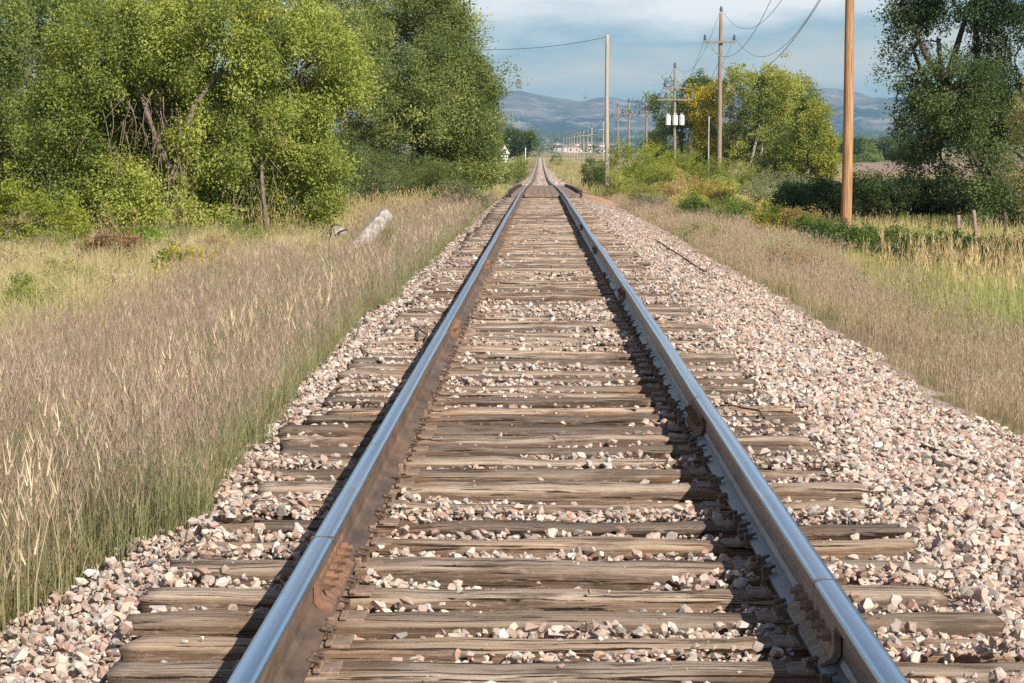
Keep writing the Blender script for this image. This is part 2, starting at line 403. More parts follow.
TL, TW, TH = 2.60, 0.212, 0.19
def tie_mesh(seed, nx=46):
    rs = np.random.default_rng(seed)
    m = 16
    # rounded-rectangle section, top face at z=0
    ang = np.arange(m)*2*PI/m+PI/m
    e = 0.15
    cy = np.sign(np.cos(ang))*np.abs(np.cos(ang))**e*TW/2
    cz = np.sign(np.sin(ang))*np.abs(np.sin(ang))**e*TH/2-TH/2
    xsn = np.linspace(-1, 1, nx)
    xsn = np.sign(xsn)*np.abs(xsn)**0.93*TL/2
    V = np.zeros((nx, m, 3))
    o = rs.uniform(0, 100)
    bow = rs.uniform(-0.012, 0.012); sink = rs.uniform(0.0, 0.012)
    for i, x in enumerate(xsn):
        endf = max(0.0, (abs(x)-TL/2+0.10)/0.10)
        wv = 1+0.07*(fbm(x*1.3+o, 3.3, o=3)-0.5)*2
        hv = 0.014*(fbm(x*2.1+o, 8.1, o=4)-0.5)*2
        nn = fbm(np.full(m, x*3.2+o), cy*26+o, cz*26+3, o=4)-0.5
        shr = 1-0.035*endf**4
        V[i, :, 0] = x+endf*0.035*(fbm(cy*40+o, cz*40, o=2)-0.5)*2
        V[i, :, 1] = cy*wv*shr+nn*0.026+bow*(x/TL*2)**2
        topm = (cz > -TH/2)
        V[i, :, 2] = (cz+TH/2)*shr-TH/2+topm*(hv-sink*(abs(abs(x)-0.752) < 0.16))+nn*0.028*topm
        # worn chamfers along the edges
        V[i, :, 2] -= topm*0.014*np.abs(cy/(TW/2))**6*(0.5+fbm(x*4+o, 1.7, o=2))
    v = V.reshape(-1, 3); f = []
    for i in range(nx-1):
        for j in range(m):
            f.append((i*m+j, i*m+(j+1) % m, (i+1)*m+(j+1) % m, (i+1)*m+j))
    f = np.array(f)
    # end caps as quads fanned round a centre pair
    n0 = len(v)
    v = np.vstack([v, V[0].mean(0), V[-1].mean(0)])
    cap = []
    for j in range(0, m, 2):
        cap.append((n0, (j+2) % m, (j+1) % m, j)); b = (nx-1)*m
        cap.append((n0+1, b+j, b+(j+1) % m, b+(j+2) % m))
    f = np.vstack([f, cap])
    me = bpy.data.meshes.new('tie_mesh')
    me.from_pydata(v.tolist(), [], f.tolist()); me.update()
    me.polygons.foreach_set('use_smooth', [True]*(len(f)))
    me.materials.append(M['tie'])
    return me

# tie plate and spike meshes (shared)
def plate_mesh():
    bm = bmesh.new()
    add_box(bm, (0, 0, 0.006), (0.30, 0.17, 0.012), bevel=0.003)
    add_box(bm, (-0.088, 0, 0.014), (0.022, 0.185, 0.012), bevel=0.003)
    add_box(bm, (0.088, 0, 0.014), (0.022, 0.185, 0.012), bevel=0.003)
    me = bpy.data.meshes.new('tie_plate'); bm.to_mesh(me); bm.free(); me.materials.append(M['plate']); return me
def spike_mesh():
    bm = bmesh.new()
    add_box(bm, (0, 0, 0.018), (0.017, 0.017, 0.045), bevel=0.002)
    add_box(bm, (-0.010, 0, 0.038), (0.036, 0.026, 0.013), rot=(0, 0.22, 0), bevel=0.005)
    me = bpy.data.meshes.new('spike'); bm.to_mesh(me); bm.free(); me.materials.append(M['spike']); return me
PM, SM = plate_mesh(), spike_mesh()
tie_meshes = [tie_mesh(100+i) for i in range(34)]
tie_far_meshes = [tie_mesh(300+i, 14) for i in range(4)]
tones = [('pale sun-bleached', (1.18, 1.12, 1.05)), ('dark brown creosoted', (0.36, 0.33, 0.32)), ('grey-brown weathered', (0.94, 0.90, 0.87)),
         ('warm tan cracked', (1.14, 0.99, 0.84)), ('mid-brown stained', (0.72, 0.66, 0.6))]
tie_info = []
for i, y in enumerate(tie_y):
    if i < n_near:
        ti = {1: 0, 4: 2, 5: 3, 6: 4, 7: 0, 8: 2, 9: 3, 10: 1, 11: 3, 12: 0, 13: 4, 15: 1, 17: 1, 20: 1, 23: 1, 26: 1}.get(i, random.choice([0, 2, 3, 4, 2, 1, 4, 1]))
    else:
        ti = random.choice([0, 2, 3, 4])
    word, col = tones[ti]
    me = tie_meshes[i % 34] if i < 70 else tie_far_meshes[i % 4]
    o = bpy.data.objects.new('railroad_tie', me); C.objects.link(o)
    dx = random.uniform(-0.07, 0.07); rz = random.uniform(-0.016, 0.016)
    if i % 7 == 3: dx *= 1.8
    o.location = (dx, y, float(P(y))+random.uniform(-0.012, 0.004))
    flip = random.choice([0, PI]) if i >= 20 else 0
    o.rotation_euler = (random.uniform(-0.03, 0.03), random.uniform(-0.004, 0.004), rz+flip)
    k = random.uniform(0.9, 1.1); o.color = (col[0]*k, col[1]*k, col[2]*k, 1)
    sy = random.uniform(0.92, 1.08); o.scale = (random.uniform(0.97, 1.03), sy, 1)
    if i < 3:
        lab = '%s wooden sleeper just under the photo\'s bottom edge, %s nearest' % (word, ordinal(i+1))
    elif i < n_near:
        lab = '%s wooden sleeper, %s up from the bottom edge of the photo' % (word, ordinal(i-2))
    else:
        lab = '%s distant wooden sleeper, %s beyond the brown plank deck' % (word, ordinal(i-n_near+1))
    tag(o, lab, 'railway sleeper', 'wooden sleepers under the two rails')
    tie_info.append((dx, y, rz))
    if i < 80:
        for sx in (-1, 1):
            p = bpy.data.objects.new('tie_plate', PM); C.objects.link(p); p.parent = o
            # stay square to the rail whatever the tie does
            wx = 0.752*sx
            lx = (wx-dx) if flip == 0 else -(wx-dx)
            p.location = (lx/o.scale[0], 0, -0.009)
            p.rotation_euler = (0, 0, -rz)
            if i < 40:
                for (ax, ay) in ((-1, -0.05), (1, 0.05), (-1, 0.05), (1, -0.05)):
                    if random.random() < 0.15: continue
                    s = bpy.data.objects.new('spike', SM); C.objects.link(s); s.parent = p
                    s.location = (ax*(0.086+random.uniform(0, 0.008)), ay+random.uniform(-0.01, 0.01), random.uniform(-0.004, 0.012))
                    s.rotation_euler = (random.uniform(-0.1, 0.1), 0, 0 if ax > 0 else PI)
# remaining far ties as one mass
V, Fc, k = [], [], 0
base = tie_far_meshes[0]
bv = np.array([v.co[:] for v in base.vertices]); bf = np.array([p.vertices[:] for p in base.polygons])
y = far_start+0.5
while y < 940:
    V.append(bv+np.array([random.uniform(-.05, .05), y, float(P(y))])); Fc.append(bf+k); k += len(bv); y += 0.5 if y < 420 else 1.0
o = mesh_np('distant_ties', np.concatenate(V), np.concatenate(Fc), M['tie'], smooth=True)
tag(o, 'far wooden sleepers merging into one band towards the vanishing point', 'sleepers', kind='stuff')

# ------------------------------------------------------------------ rails
prof = [(-0.070, 0.0), (-0.070, 0.010), (-0.020, 0.024), (-0.010, 0.040), (-0.0085, 0.100), (-0.014, 0.122), (-0.034, 0.132),
        (-0.0355, 0.158), (-0.031, 0.166), (-0.018, 0.1695), (0.0, 0.1705), (0.018, 0.1695), (0.031, 0.166), (0.0355, 0.158), (0.034, 0.132),
        (0.014, 0.122), (0.0085, 0.100), (0.010, 0.040), (0.020, 0.024), (0.070, 0.010), (0.070, 0.0)]
RZ0 = 0.020
joints = {-1: [8.0+11.9*i for i in range(9)], 1: [1.3+11.9*i for i in range(9)]}
joints[1][0] = 7.2; joints[1][1] = 12.9
for i in range(2, 9): joints[1][i] = 12.9+11.9*(i-1)
def rail_off(s, y):
    y = np.asarray(y, float)
    dx = (fbm(y*0.11+40*s, 3.0+s, o=3)-0.5)*0.034*np.clip((y-9)/20, 0.15, 1)
    dz = (fbm(y*0.10+11*s, 9.0, o=2)-0.5)*0.016*np.clip((y-9)/20, 0.2, 1)
    for j in joints[s]:
        dz = dz-0.014*np.exp(-np.abs(y-j)/1.4)*(y > 9)
        dx = dx+s*0.008*np.exp(-np.abs(y-j)/1.2)*(y > 9)
    return dx, dz
def rail_x(s, y):
    dx, dz = rail_off(s, y); return 0.752*s+dx
ry = np.unique(np.concatenate([np.arange(3.0, 110, 0.25), np.arange(110, 960, 3.0)]))
rails = {}
for s in (-1, 1):
    dx, dz = rail_off(s, ry)
    pr = np.array(prof); m = len(pr)
    v = np.zeros((len(ry), m, 3))
    grow = np.interp(ry, [0, 200, 900], [1, 1, 1.15])
    v[:, :, 0] = 0.752*s+dx[:, None]+pr[None, :, 0]*grow[:, None]
    v[:, :, 1] = ry[:, None]
    v[:, :, 2] = P(ry)[:, None]+dz[:, None]+RZ0+pr[None, :, 1]
    f, mi = [], []
    for i in range(len(ry)-1):
        for j in range(m):
            f.append((i*m+j, (i+1)*m+j, (i+1)*m+(j+1) % m, i*m+(j+1) % m)); mi.append(1 if 7 <= j <= 12 else 0)
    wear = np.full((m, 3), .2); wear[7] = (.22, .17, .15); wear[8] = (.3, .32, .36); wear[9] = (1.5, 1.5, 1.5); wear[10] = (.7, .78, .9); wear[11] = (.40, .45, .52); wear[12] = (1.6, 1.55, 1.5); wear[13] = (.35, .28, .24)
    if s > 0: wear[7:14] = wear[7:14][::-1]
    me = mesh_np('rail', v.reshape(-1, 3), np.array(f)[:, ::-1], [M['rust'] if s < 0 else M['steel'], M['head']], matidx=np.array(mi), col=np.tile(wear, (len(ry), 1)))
    rails[s] = me
    side = 'left' if s < 0 else 'right'
    tag(me, 'long steel rail with blue-shining worn top, %s one of the two' % side, 'rail', 'steel rails of the railway track')
    # joint bars
    for n, j in enumerate(joints[s]):
        if j > 60: continue
        jx = float(rail_x(s, j)); jz = float(P(j)+rail_off(s, j)[1]+RZ0)
        for q in (-1, 1):
            bm = bmesh.new()
            # angle-bar section extruded along the rail
            sec = [(0.011, 0.112), (0.026, 0.120), (0.032, 0.108), (0.028, 0.060), (0.038, 0.034), (0.066, 0.016), (0.066, 0.009), (0.024, 0.022), (0.012, 0.040)]
            a = [bm.verts.new((q*x+jx, j-0.46, z+jz)) for x, z in sec]; b = [bm.verts.new((q*x+jx, j+0.46, z+jz)) for x, z in sec]
            for i in range(len(sec)):
                bm.faces.new((a[i], a[(i+1) % len(sec)], b[(i+1) % len(sec)], b[i]))
            bm.faces.new(a[::-1]); bm.faces.new(b)
            for yy_ in (-0.36, -0.22, -0.08, 0.08, 0.22, 0.36):
                add_cyl(bm, (jx+q*0.026, j+yy_, jz+0.078), (jx+q*0.052, j+yy_, jz+0.078), 0.019, n=6)
                add_cyl(bm, (jx+q*0.05, j+yy_, jz+0.078), (jx+q*0.068, j+yy_, jz+0.078), 0.010, n=8)
            bmesh.ops.recalc_face_normals(bm, faces=bm.faces)
            bm_obj('joint_bar', bm, M['joint'] if s < 0 or n > 0 else M['plate'], me)
        # the gap between two rail ends shows as a dark line across the head
        bm = bmesh.new(); add_box(bm, (jx, j, jz+0.160), (0.0735, 0.006, 0.0222))
        bm_obj('rail_gap', bm, M['spike'], me)
    # rail anchors next to the ties
    cnt = 0
    for i, y in enumerate(tie_y[:52]):
        for q in (-1, 1):
            if random.random() < (0.45 if s > 0 else 0.7): continue
            ya = y+q*(TW/2+0.025); ax = float(rail_x(s, ya)); az = float(P(ya)+rail_off(s, ya)[1]+RZ0)
            if cnt > 90 or any(abs(ya-j) < 0.5 for j in joints[s]): continue
            bm = bmesh.new()
            add_box(bm, (ax-0.072, ya, az+0.010), (0.030, 0.024, 0.040), bevel=0.004)
            add_box(bm, (ax, ya, az-0.012), (0.165, 0.022, 0.018), bevel=0.003)
            add_box(bm, (ax+0.074, ya, az+0.006), (0.024, 0.024, 0.034), bevel=0.004)
            add_box(bm, (ax-0.060, ya, az+0.028), (0.036, 0.022, 0.010), rot=(0, -0.35, 0), bevel=0.002)
            bm_obj('rail_anchor', bm, M['spike'] if s > 0 else M['plate'], me); cnt += 1

# ------------------------------------------------------------------ plank deck
deck = empty('plank_deck', (0, 94, float(P(94))))
tag(deck, 'brown plank crossing deck between the rails with black side timbers', 'crossing deck')
def plank(x0, x1, name, mat, zt, th, y0=93.0, y1=157.0, step=4.0):
    ysn = np.arange(y0, y1+0.1, step); xs4 = [(x0, zt-th), (x1, zt-th), (x1, zt), (x0, zt)]
    v = np.array([[(x, y, float(P(y))+z) for (x, z) in xs4] for y in ysn])-np.array(deck.location)
    f = []
    for i in range(len(ysn)-1):
        for j in range(4):
            f.append((i*4+j, i*4+(j+1) % 4, (i+1)*4+(j+1) % 4, (i+1)*4+j))
    b = (len(ysn)-1)*4
    f += [(3, 2, 1, 0), (b, b+1, b+2, b+3)]
    return mesh_np(name, v.reshape(-1, 3), np.array(f), mat, parent=deck)
for k in range(5):
    x0 = -0.64+k*0.256; plank(x0+0.006, x0+0.250, 'deck_plank', M['deck'], 0.11-0.004*(k % 2), 0.10)
for s in (-1, 1):
    for k in range(1 if s < 0 else 2):
        x0 = 0.85+k*0.27
        plank(min(s*(x0+0.006), s*(x0+0.262)), max(s*(x0+0.006), s*(x0+0.262)), 'deck_plank', M['deck'], 0.10-0.005*k, 0.10)
    x0, x1 = (-1.30, -1.14) if s < 0 else (1.40, 1.56)
    plank(x0, x1, 'side_timber', M['curb'], 0.20, 0.26, 98, 154)

# ------------------------------------------------------------------ ballast stones
def hull(npts, seed):
    r = np.random.default_rng(seed); bm = bmesh.new()
    sc = np.array([1, r.uniform(0.65, 0.95), r.uniform(0.45, 0.75)])
    p = r.normal(size=(npts, 3)); p /= np.linalg.norm(p, axis=1)[:, None]; p *= r.uniform(0.8, 1.0, (npts, 1)); p = p*sc*0.5
    for q in p: bm.verts.new(q)
    bmesh.ops.convex_hull(bm, input=bm.verts)
    bmesh.ops.delete(bm, geom=[v for v in bm.verts if not v.link_faces], context='VERTS')
    bmesh.ops.triangulate(bm, faces=bm.faces)
    bm.verts.index_update()
    v = np.array([x.co[:] for x in bm.verts]); f = np.array([[q.index for q in fc.verts] for fc in bm.faces]); bm.free()
    return v, f
def rot_mats(n, rng):
    q = rng.normal(size=(n, 4)); q /= np.linalg.norm(q, axis=1)[:, None]
    w, x, y, z = q.T
    return np.stack([np.stack([1-2*(y*y+z*z), 2*(x*y-z*w), 2*(x*z+y*w)], -1), np.stack([2*(x*y+z*w), 1-2*(x*x+z*z), 2*(y*z-x*w)], -1),
                     np.stack([2*(x*z-y*w), 2*(y*z+x*w), 1-2*(x*x+y*y)], -1)], 1)
pal = np.array([(.64, .48, .38), (.74, .64, .54), (.56, .36, .27), (.68, .54, .43), (.30, .27, .26), (.74, .69, .63), (.58, .42, .36), (.45, .27, .21), (.62, .55, .5), (.40, .36, .33)])
palw = np.array([3, 3, 1.8, 2, 0.6, 2.2, 2.2, 0.9, 2, 0.7]); palw = palw/palw.sum()
tie_arr = np.array([t[1] for t in tie_info])
def stones(name, label, x0, x1, y0, y1, n, smin, smax, npts=11, sink=0.35, spread=0.5, keep=None, ontop=0.02):
    x = RNG.uniform(x0, x1, n); y = RNG.uniform(y0, y1, n) if y1 < 22 else 1/np.sqrt(RNG.uniform(1/y1**2, 1/y0**2, n))
    near = np.min(np.abs(y[:, None]-tie_arr[None, :]), axis=1)
    s = np.exp(RNG.normal(0, 0.45, n))*(smin+smax)/2; s = np.clip(s, smin*0.6, smax*1.55)*0.84
    ontie = (near < TW/2+0.012) & (np.abs(x) < TL/2+0.02)
    ok = ~ontie | (RNG.random(n) < ontop)
    ok &= np.abs(np.abs(x)-0.752) > 0.085+s*0.5
    if keep is not None: ok &= keep(x, y)
    x, y, s, ontie = x[ok], y[ok], s[ok], ontie[ok]; n = len(x)
    crib = np.abs(x) < 1.3
    z = bz(x, y)+s*RNG.uniform(-sink, spread, n)
    z = np.where(crib, z+0.018+(fbm(x*1.1+5, y*1.3, o=3)-0.50)*0.20, z)
    s = np.where(ontie, s*0.6, s)
    z = np.where(ontie, P(y)+s*0.25, z)
    c = pal[RNG.choice(len(pal), n, p=palw)]*RNG.uniform(0.50, 0.90, (n, 1))
    R = rot_mats(n, RNG)
    # keep flattest axis roughly up
    R = np.where(RNG.random(n)[:, None, None] < 0.0, R, R)
    shapes = [hull(npts, 50+i) for i in range(14)]
    which = RNG.integers(0, 14, n)
    Vs, Fs, Cs, k = [], [], [], 0
    for i, (hv, hf) in enumerate(shapes):
        idx = np.where(which == i)[0]
        if len(idx) == 0: continue
        v = np.einsum('nij,vj->nvi', R[idx], hv)*s[idx][:, None, None]
        v[:, :, 2] *= 0.8
        v += np.stack([x[idx], y[idx], z[idx]], -1)[:, None, :]
        f = hf[None]+(np.arange(len(idx))*len(hv))[:, None, None]+k
        Vs.append(v.reshape(-1, 3)); Fs.append(f.reshape(-1, 3)); Cs.append(np.repeat(c[idx], len(hv), 0)); k += len(idx)*len(hv)
    o = mesh_np(name, np.concatenate(Vs), np.concatenate(Fs), M['stone'], col=np.concatenate(Cs))
    tag(o, label, 'gravel', kind='stuff'); return o
edge = lambda x, y: x < 2.9+(fbm(y*0.5, y*0+2, o=2)-0.5)*0.8
stones('ballast_gravel', 'pink and white crushed stone on the right shoulder', 1.30, 3.3, 6.4, 20, 56000, 0.024, 0.056, keep=edge, spread=0.7, npts=15)
stones('ballast_gravel', 'loose stone packed between the sleepers nearest the camera', -1.30, 1.30, 4.6, 20, 50000, 0.022, 0.052, spread=0.6, ontop=0.02, npts=15)
stones('ballast_gravel', 'stone spilling from the left sleeper ends into the grass', -2.1, -1.25, 5.8, 20, 20000, 0.024, 0.054, spread=0.7, npts=15)
stones('ballast_gravel', 'fine chips filling the gaps of the near ballast on both shoulders', -2.0, 3.1, 6.0, 20, 90000, 0.012, 0.024, npts=8, keep=lambda x, y: edge(x, y) & (np.abs(x) > 1.25), spread=0.9, ontop=0.0)
stones('ballast_gravel', 'smaller looking crushed stone farther along the track', -2.1, 3.2, 19.8, 91, 90000, 0.036, 0.072, npts=9, keep=edge, spread=0.5, ontop=0.010)
stones('ballast_gravel', 'pale far crushed stone beyond the plank deck', -2.3, 3.3, 158, 500, 14000, 0.12, 0.26, npts=7, spread=0.2, ontop=0.0)

# ------------------------------------------------------------------ grasses
def jit(n, a): return RNG.uniform(-a, a, n)
class Blades:
    def __init__(s): s.V, s.F, s.C, s.k = [], [], [], 0
    def strips(s, base, tip, bend, w, cb, ct, segs=3):
        """tapered curved strips; base, tip (n,3), bend (n,3) mid offset, w (n,), colours (n,3)"""
        n = len(base)
        if n == 0: return
        d = tip-base
        a = RNG.uniform(0, 2*PI, n)
        side = np.stack([np.cos(a), np.sin(a)*0.6, np.zeros(n)], -1)
        rows = []; cols = []
        for i in range(segs):
            t = i/segs
            c = base+d*t+bend*(4*t*(1-t))
            ww = (w*(1-t**1.6*0.75))[:, None]*side*0.5
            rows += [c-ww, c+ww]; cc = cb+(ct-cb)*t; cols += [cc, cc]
        rows.append(tip); cols.append(ct)
        V = np.stack(rows, 1); Cc = np.stack(cols, 1); m = V.shape[1]
        f = []
        for i in range(segs-1):
            f += [(2*i, 2*i+1, 2*i+3), (2*i, 2*i+3, 2*i+2)]
        f.append((2*segs-2, 2*segs-1, 2*segs))
        f = np.array(f)
        s.F.append((f[None]+(np.arange(n)*m)[:, None, None]+s.k).reshape(-1, 3)); s.k += n*m
        s.V.append(V.reshape(-1, 3)); s.C.append(Cc.reshape(-1, 3))
    def tris(s, base, d, w, c):
        n = len(base)
        if n == 0: return
        q = RNG.normal(size=(n, 3)); side = np.cross(d, q); side /= np.linalg.norm(side, axis=1)[:, None]+1e-9
        V = np.stack([base-side*w[:, None]/2, base+side*w[:, None]/2, base+d], 1)
        s.F.append(np.arange(n*3).reshape(-1, 3)+s.k); s.k += n*3
        s.V.append(V.reshape(-1, 3)); s.C.append(np.repeat(c, 3, 0))
    def build(s, name, label, cat):
        o = mesh_np(name, np.concatenate(s.V), np.concatenate(s.F), M['grass'], col=np.concatenate(s.C))
        tag(o, label, cat, kind='stuff'); return o

def samp(n, y0, y1, p=1.0):
    u = RNG.random(n)
    if p == 1.0: return y0*(y1/y0)**u
    e = 1-p; return (y0**e+u*(y1**e-y0**e))**(1/e)
def cmix(c1, c2, n, f=None):
    f = RNG.random(n) if f is None else f
    c = np.array(c1)[None]*(1-f[:, None])+np.array(c2)[None]*f[:, None]
    return c*RNG.uniform(0.75, 1.2, (n, 1))
def lod(y, k=0.36): return np.maximum(1.0, 0)*np.asarray(y)/F*k

def stalk_grass(B, x, y, h, w, cb, ct, lean=0.18, head=True, hc=None, hw=0.010, hl=0.12, nh=4, bias=(0, 0)):
    n = len(x); z = np.where((x > -2.4) & (x < 3.6), np.maximum(gz(x, y), bz(x, y)), gz(x, y))-0.02
    # around the track the ballast lies over the ground
    base = np.stack([x, y, z], -1)
    a = RNG.uniform(0, 2*PI, n); l = h*np.abs(RNG.normal(0, lean, n))
    tip = base+np.stack([np.cos(a)*l+bias[0]*h, np.sin(a)*l+bias[1]*h, h*RNG.uniform(0.92, 1.0, n)], -1)
    bend = np.stack([-np.cos(a)*l*0.25, -np.sin(a)*l*0.25, h*0.03], -1)
    ww = np.maximum(w, lod(y))
    B.strips(base, tip, bend, ww, cb, ct)
    if head:
        for k in range(nh):
            t = 1-RNG.uniform(0, 1, n)*hl/np.maximum(h, 0.1)*1.3
            p = base+(tip-base)*t[:, None]+bend*(4*t*(1-t))[:, None]
            aa = RNG.uniform(0, 2*PI, n)
            d = np.stack([np.cos(aa)*0.35, np.sin(aa)*0.35, np.full(n, 0.95)], -1)*(hl*RNG.uniform(0.35, 0.7, n))[:, None]
            B.tris(p, d, np.maximum(hw, lod(y, 0.42)), hc*RNG.uniform(0.8, 1.2, (n, 1)))

lim_l = lambda y: -(0.222*y+1.5)
lim_r = lambda y: 0.20*y+1.5

# A: purple-brown dry grass strip left of the ballast
B = Blades(); n = 230000
y = samp(n, 6.2, 95, 1.25); x = RNG.uniform(-5.4, -1.35, n)
e0 = -1.74+0.24*np.clip((16-y)/6, 0, 1)-0.42*np.clip((9.9-y)/1.0, 0, 1)-(fbm(y*0.9, y*0+7, o=2)-0.5)*0.4
e1 = -4.9+(fbm(y*0.2, y*0+3, o=2)-0.5)*1.4
ok = (x < e0) & (x > e1) & (x > lim_l(y)); x, y = x[ok], y[ok]; n = len(x)
d = (-1.7-x); patch = fbm(x*0.8+3, y*0.5, o=3)
cl = fbm(x*5.5, y*3.0, o=2); keepg = RNG.random(n) < np.clip((cl-0.36)*5, 0.06, 1)
x, y, d, patch, cl = x[keepg], y[keepg], d[keepg], patch[keepg], cl[keepg]; n = len(x)
h = (0.36+0.10*np.clip((16-y)/6, 0, 1)+0.28*np.clip(d/0.9, 0, 1))*RNG.uniform(0.45, 1.2, n)*(0.40+0.5*patch+0.75*cl)
h = np.where((y > 38) & (y < 61) & (np.abs((x-CAM[0])/y*F+CX-350) < 48), h*0.25, h)
green = np.clip(1.3-d/2.0+(patch-0.5)*3.6, 0, 1)*0.9
cb = cmix((.13, .16, .06), (.22, .175, .09), n, np.clip(1-green+jit(n, .3), 0, 1))
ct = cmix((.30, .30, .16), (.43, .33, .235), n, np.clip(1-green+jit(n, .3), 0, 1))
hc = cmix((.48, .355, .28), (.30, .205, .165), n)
sel = RNG.random(n) < 0.45
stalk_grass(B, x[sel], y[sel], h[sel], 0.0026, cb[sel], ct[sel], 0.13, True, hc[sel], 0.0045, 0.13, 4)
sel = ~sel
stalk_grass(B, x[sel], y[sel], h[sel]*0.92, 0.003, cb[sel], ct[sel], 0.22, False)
m_ = 3000; yt = samp(m_, 6.4, 70, 1.25); xt = RNG.uniform(-5.2, -1.75, m_); ok = (xt > lim_l(yt)) & ~((yt > 36) & (yt < 62) & (xt > -5) & (np.abs((xt-CAM[0])/yt*F+CX-350) < 50)); xt, yt = xt[ok], yt[ok]; m_ = len(xt)
stalk_grass(B, xt, yt, RNG.uniform(0.45, 0.78, m_), 0.0035, cmix((.30, .30, .12), (.42, .34, .18), m_), cmix((.60, .50, .32), (.48, .38, .24), m_), 0.30, True, cmix((.74, .60, .42), (.46, .32, .24), m_), 0.006, 0.16, 7)
# low leafy green undergrowth near the edge
n = 65000; y = samp(n, 6.2, 60, 1.3); x = RNG.uniform(-3.4, -1.40, n); ok = (x > lim_l(y)) & (x < -1.70+0.22*np.clip((16-y)/6, 0, 1)-0.42*np.clip((9.9-y)/1.0, 0, 1)-(fbm(y*0.9, y*0+7, o=2)-0.5)*0.5); x, y = x[ok], y[ok]; n = len(x)
stalk_grass(B, x, y, RNG.uniform(0.10, 0.30, n), 0.005, cmix((.10, .13, .04), (.16, .16, .06), n), cmix((.26, .265, .12), (.42, .35, .2), n), 0.45, False)
B.build('dry_grass', 'tall purple-brown dry grass beside the left edge of the gravel', 'grass')

# B: straw tussocks towards the left trees
B = Blades(); n = 9000
ty = samp(n, 20, 92, 1.1); tx = RNG.uniform(-20, -4.2, n); ok = (tx > lim_l(ty)-1) & (tx < -4.5+(fbm(ty*0.2, ty*0+3, o=2)-0.5)*1.2)
tx, ty = tx[ok], ty[ok]; m = len(tx); per = 40
hh = RNG.uniform(0.20, 0.62, m)*(0.6+0.8*fbm(tx*0.5, ty*0.35, o=3)); tone = np.clip((fbm(tx*0.45+9, ty*0.3, o=3)-0.5)*3.6+0.28, 0, 1)
i = np.repeat(np.arange(m), per); n = len(i)
x = tx[i]+RNG.normal(0, 0.09, n); y = ty[i]+RNG.normal(0, 0.13, n); h = hh[i]*RNG.uniform(0.5, 1.1, n)
cb = cmix((.34, .27, .13), (.16, .18, .06), n, tone[i]); ct = cmix((.74, .60, .36), (.46, .44, .18), n, np.clip(tone[i]+jit(n, .35), 0, 1))
stalk_grass(B, x, y, h, 0.008, cb, ct, 0.6, False)
m = 900; ty = samp(m, 22, 60, 1.1); tx = RNG.uniform(-14, -4.3, m); ok = (tx > lim_l(ty)) & (tx < -4.6-0.02*(60-ty)); tx, ty = tx[ok], ty[ok]; m = len(tx); per = 90
hh = RNG.uniform(0.35, 0.85, m); i = np.repeat(np.arange(m), per); n = len(i); tc_ = RNG.random(m)[i]
stalk_grass(B, tx[i]+RNG.normal(0, .06, n), ty[i]+RNG.normal(0, .08, n), hh[i]*RNG.uniform(.5, 1.05, n), 0.007, cmix((.20, .18, .07), (.34, .26, .13), n, tc_), cmix((.44, .40, .17), (.80, .66, .42), n, tc_), 0.55, False)
B.build('straw_grass', 'straw-coloured tussock grass in front of the left-hand trees', 'grass')

# C: green-grey grass along the track edge in front of the dark tree, and strips farther off
B = Blades(); n = 90000
y = samp(n, 60, 190, 1.0); x = RNG.uniform(-16, -1.75, n); ok = x > lim_l(y); x, y = x[ok], y[ok]; n = len(x)
tone = np.clip((fbm(x*0.3+2, y*0.08, o=3)-0.5)*3.5+0.5, 0, 1)
h = RNG.uniform(0.25, 0.65, n)*np.clip((-1.7-x)/0.8, 0.35, 1)
stalk_grass(B, x, y, h, 0.006, cmix((.18, .18, .06), (.26, .21, .11), n, tone), cmix((.36, .37, .13), (.60, .48, .24), n, tone), 0.35, False)
B.build('verge_grass', 'mixed green and tan grass along the left side near the plank deck', 'grass')

# D: right side grey-beige dry grass
B = Blades(); n = 190000
y = samp(n, 10, 130, 1.15); x = RNG.uniform(2.5, 7.2, n)
e0 = 2.95+(fbm(y*0.5, y*0+2, o=2)-0.5)*0.8; e1 = 5.0+0.014*y+(fbm(y*0.25, y*0+13, o=2)-0.5)*1.2
sp = fbm(x*1.5, y*0.8+30, o=3)
ok = (x > e0-0.35) & (x < e1) & (x < lim_r(y)) & (RNG.random(n) < np.clip((x-e0)/0.7, 0.07, 1)) & (sp > 0.33) & (RNG.random(n) < np.clip((fbm(x*5, y*3, o=2)-0.28)*4, 0.1, 1)); x, y = x[ok], y[ok]; n = len(x)
d = x-2.9; h = (0.17+0.34*np.clip(d/1.5, 0, 1))*RNG.uniform(0.5, 1.25, n)*(0.5+1.0*fbm(x*1.4, y*0.7, o=3))
g = np.clip((fbm(x*0.6+4, y*0.3, o=3)-0.5)*3+0.25, 0, 1)
stalk_grass(B, x, y, h, 0.0032, cmix((.22, .16, .10), (.15, .17, .06), n, g), cmix((.48, .365, .26), (.38, .35, .16), n, g), 0.24, True,
            cmix((.52, .39, .30), (.38, .27, .21), n), 0.0045, 0.08, 2)
B.build('dry_grass', 'short beige dry grass between the right gravel shoulder and the meadow', 'grass')

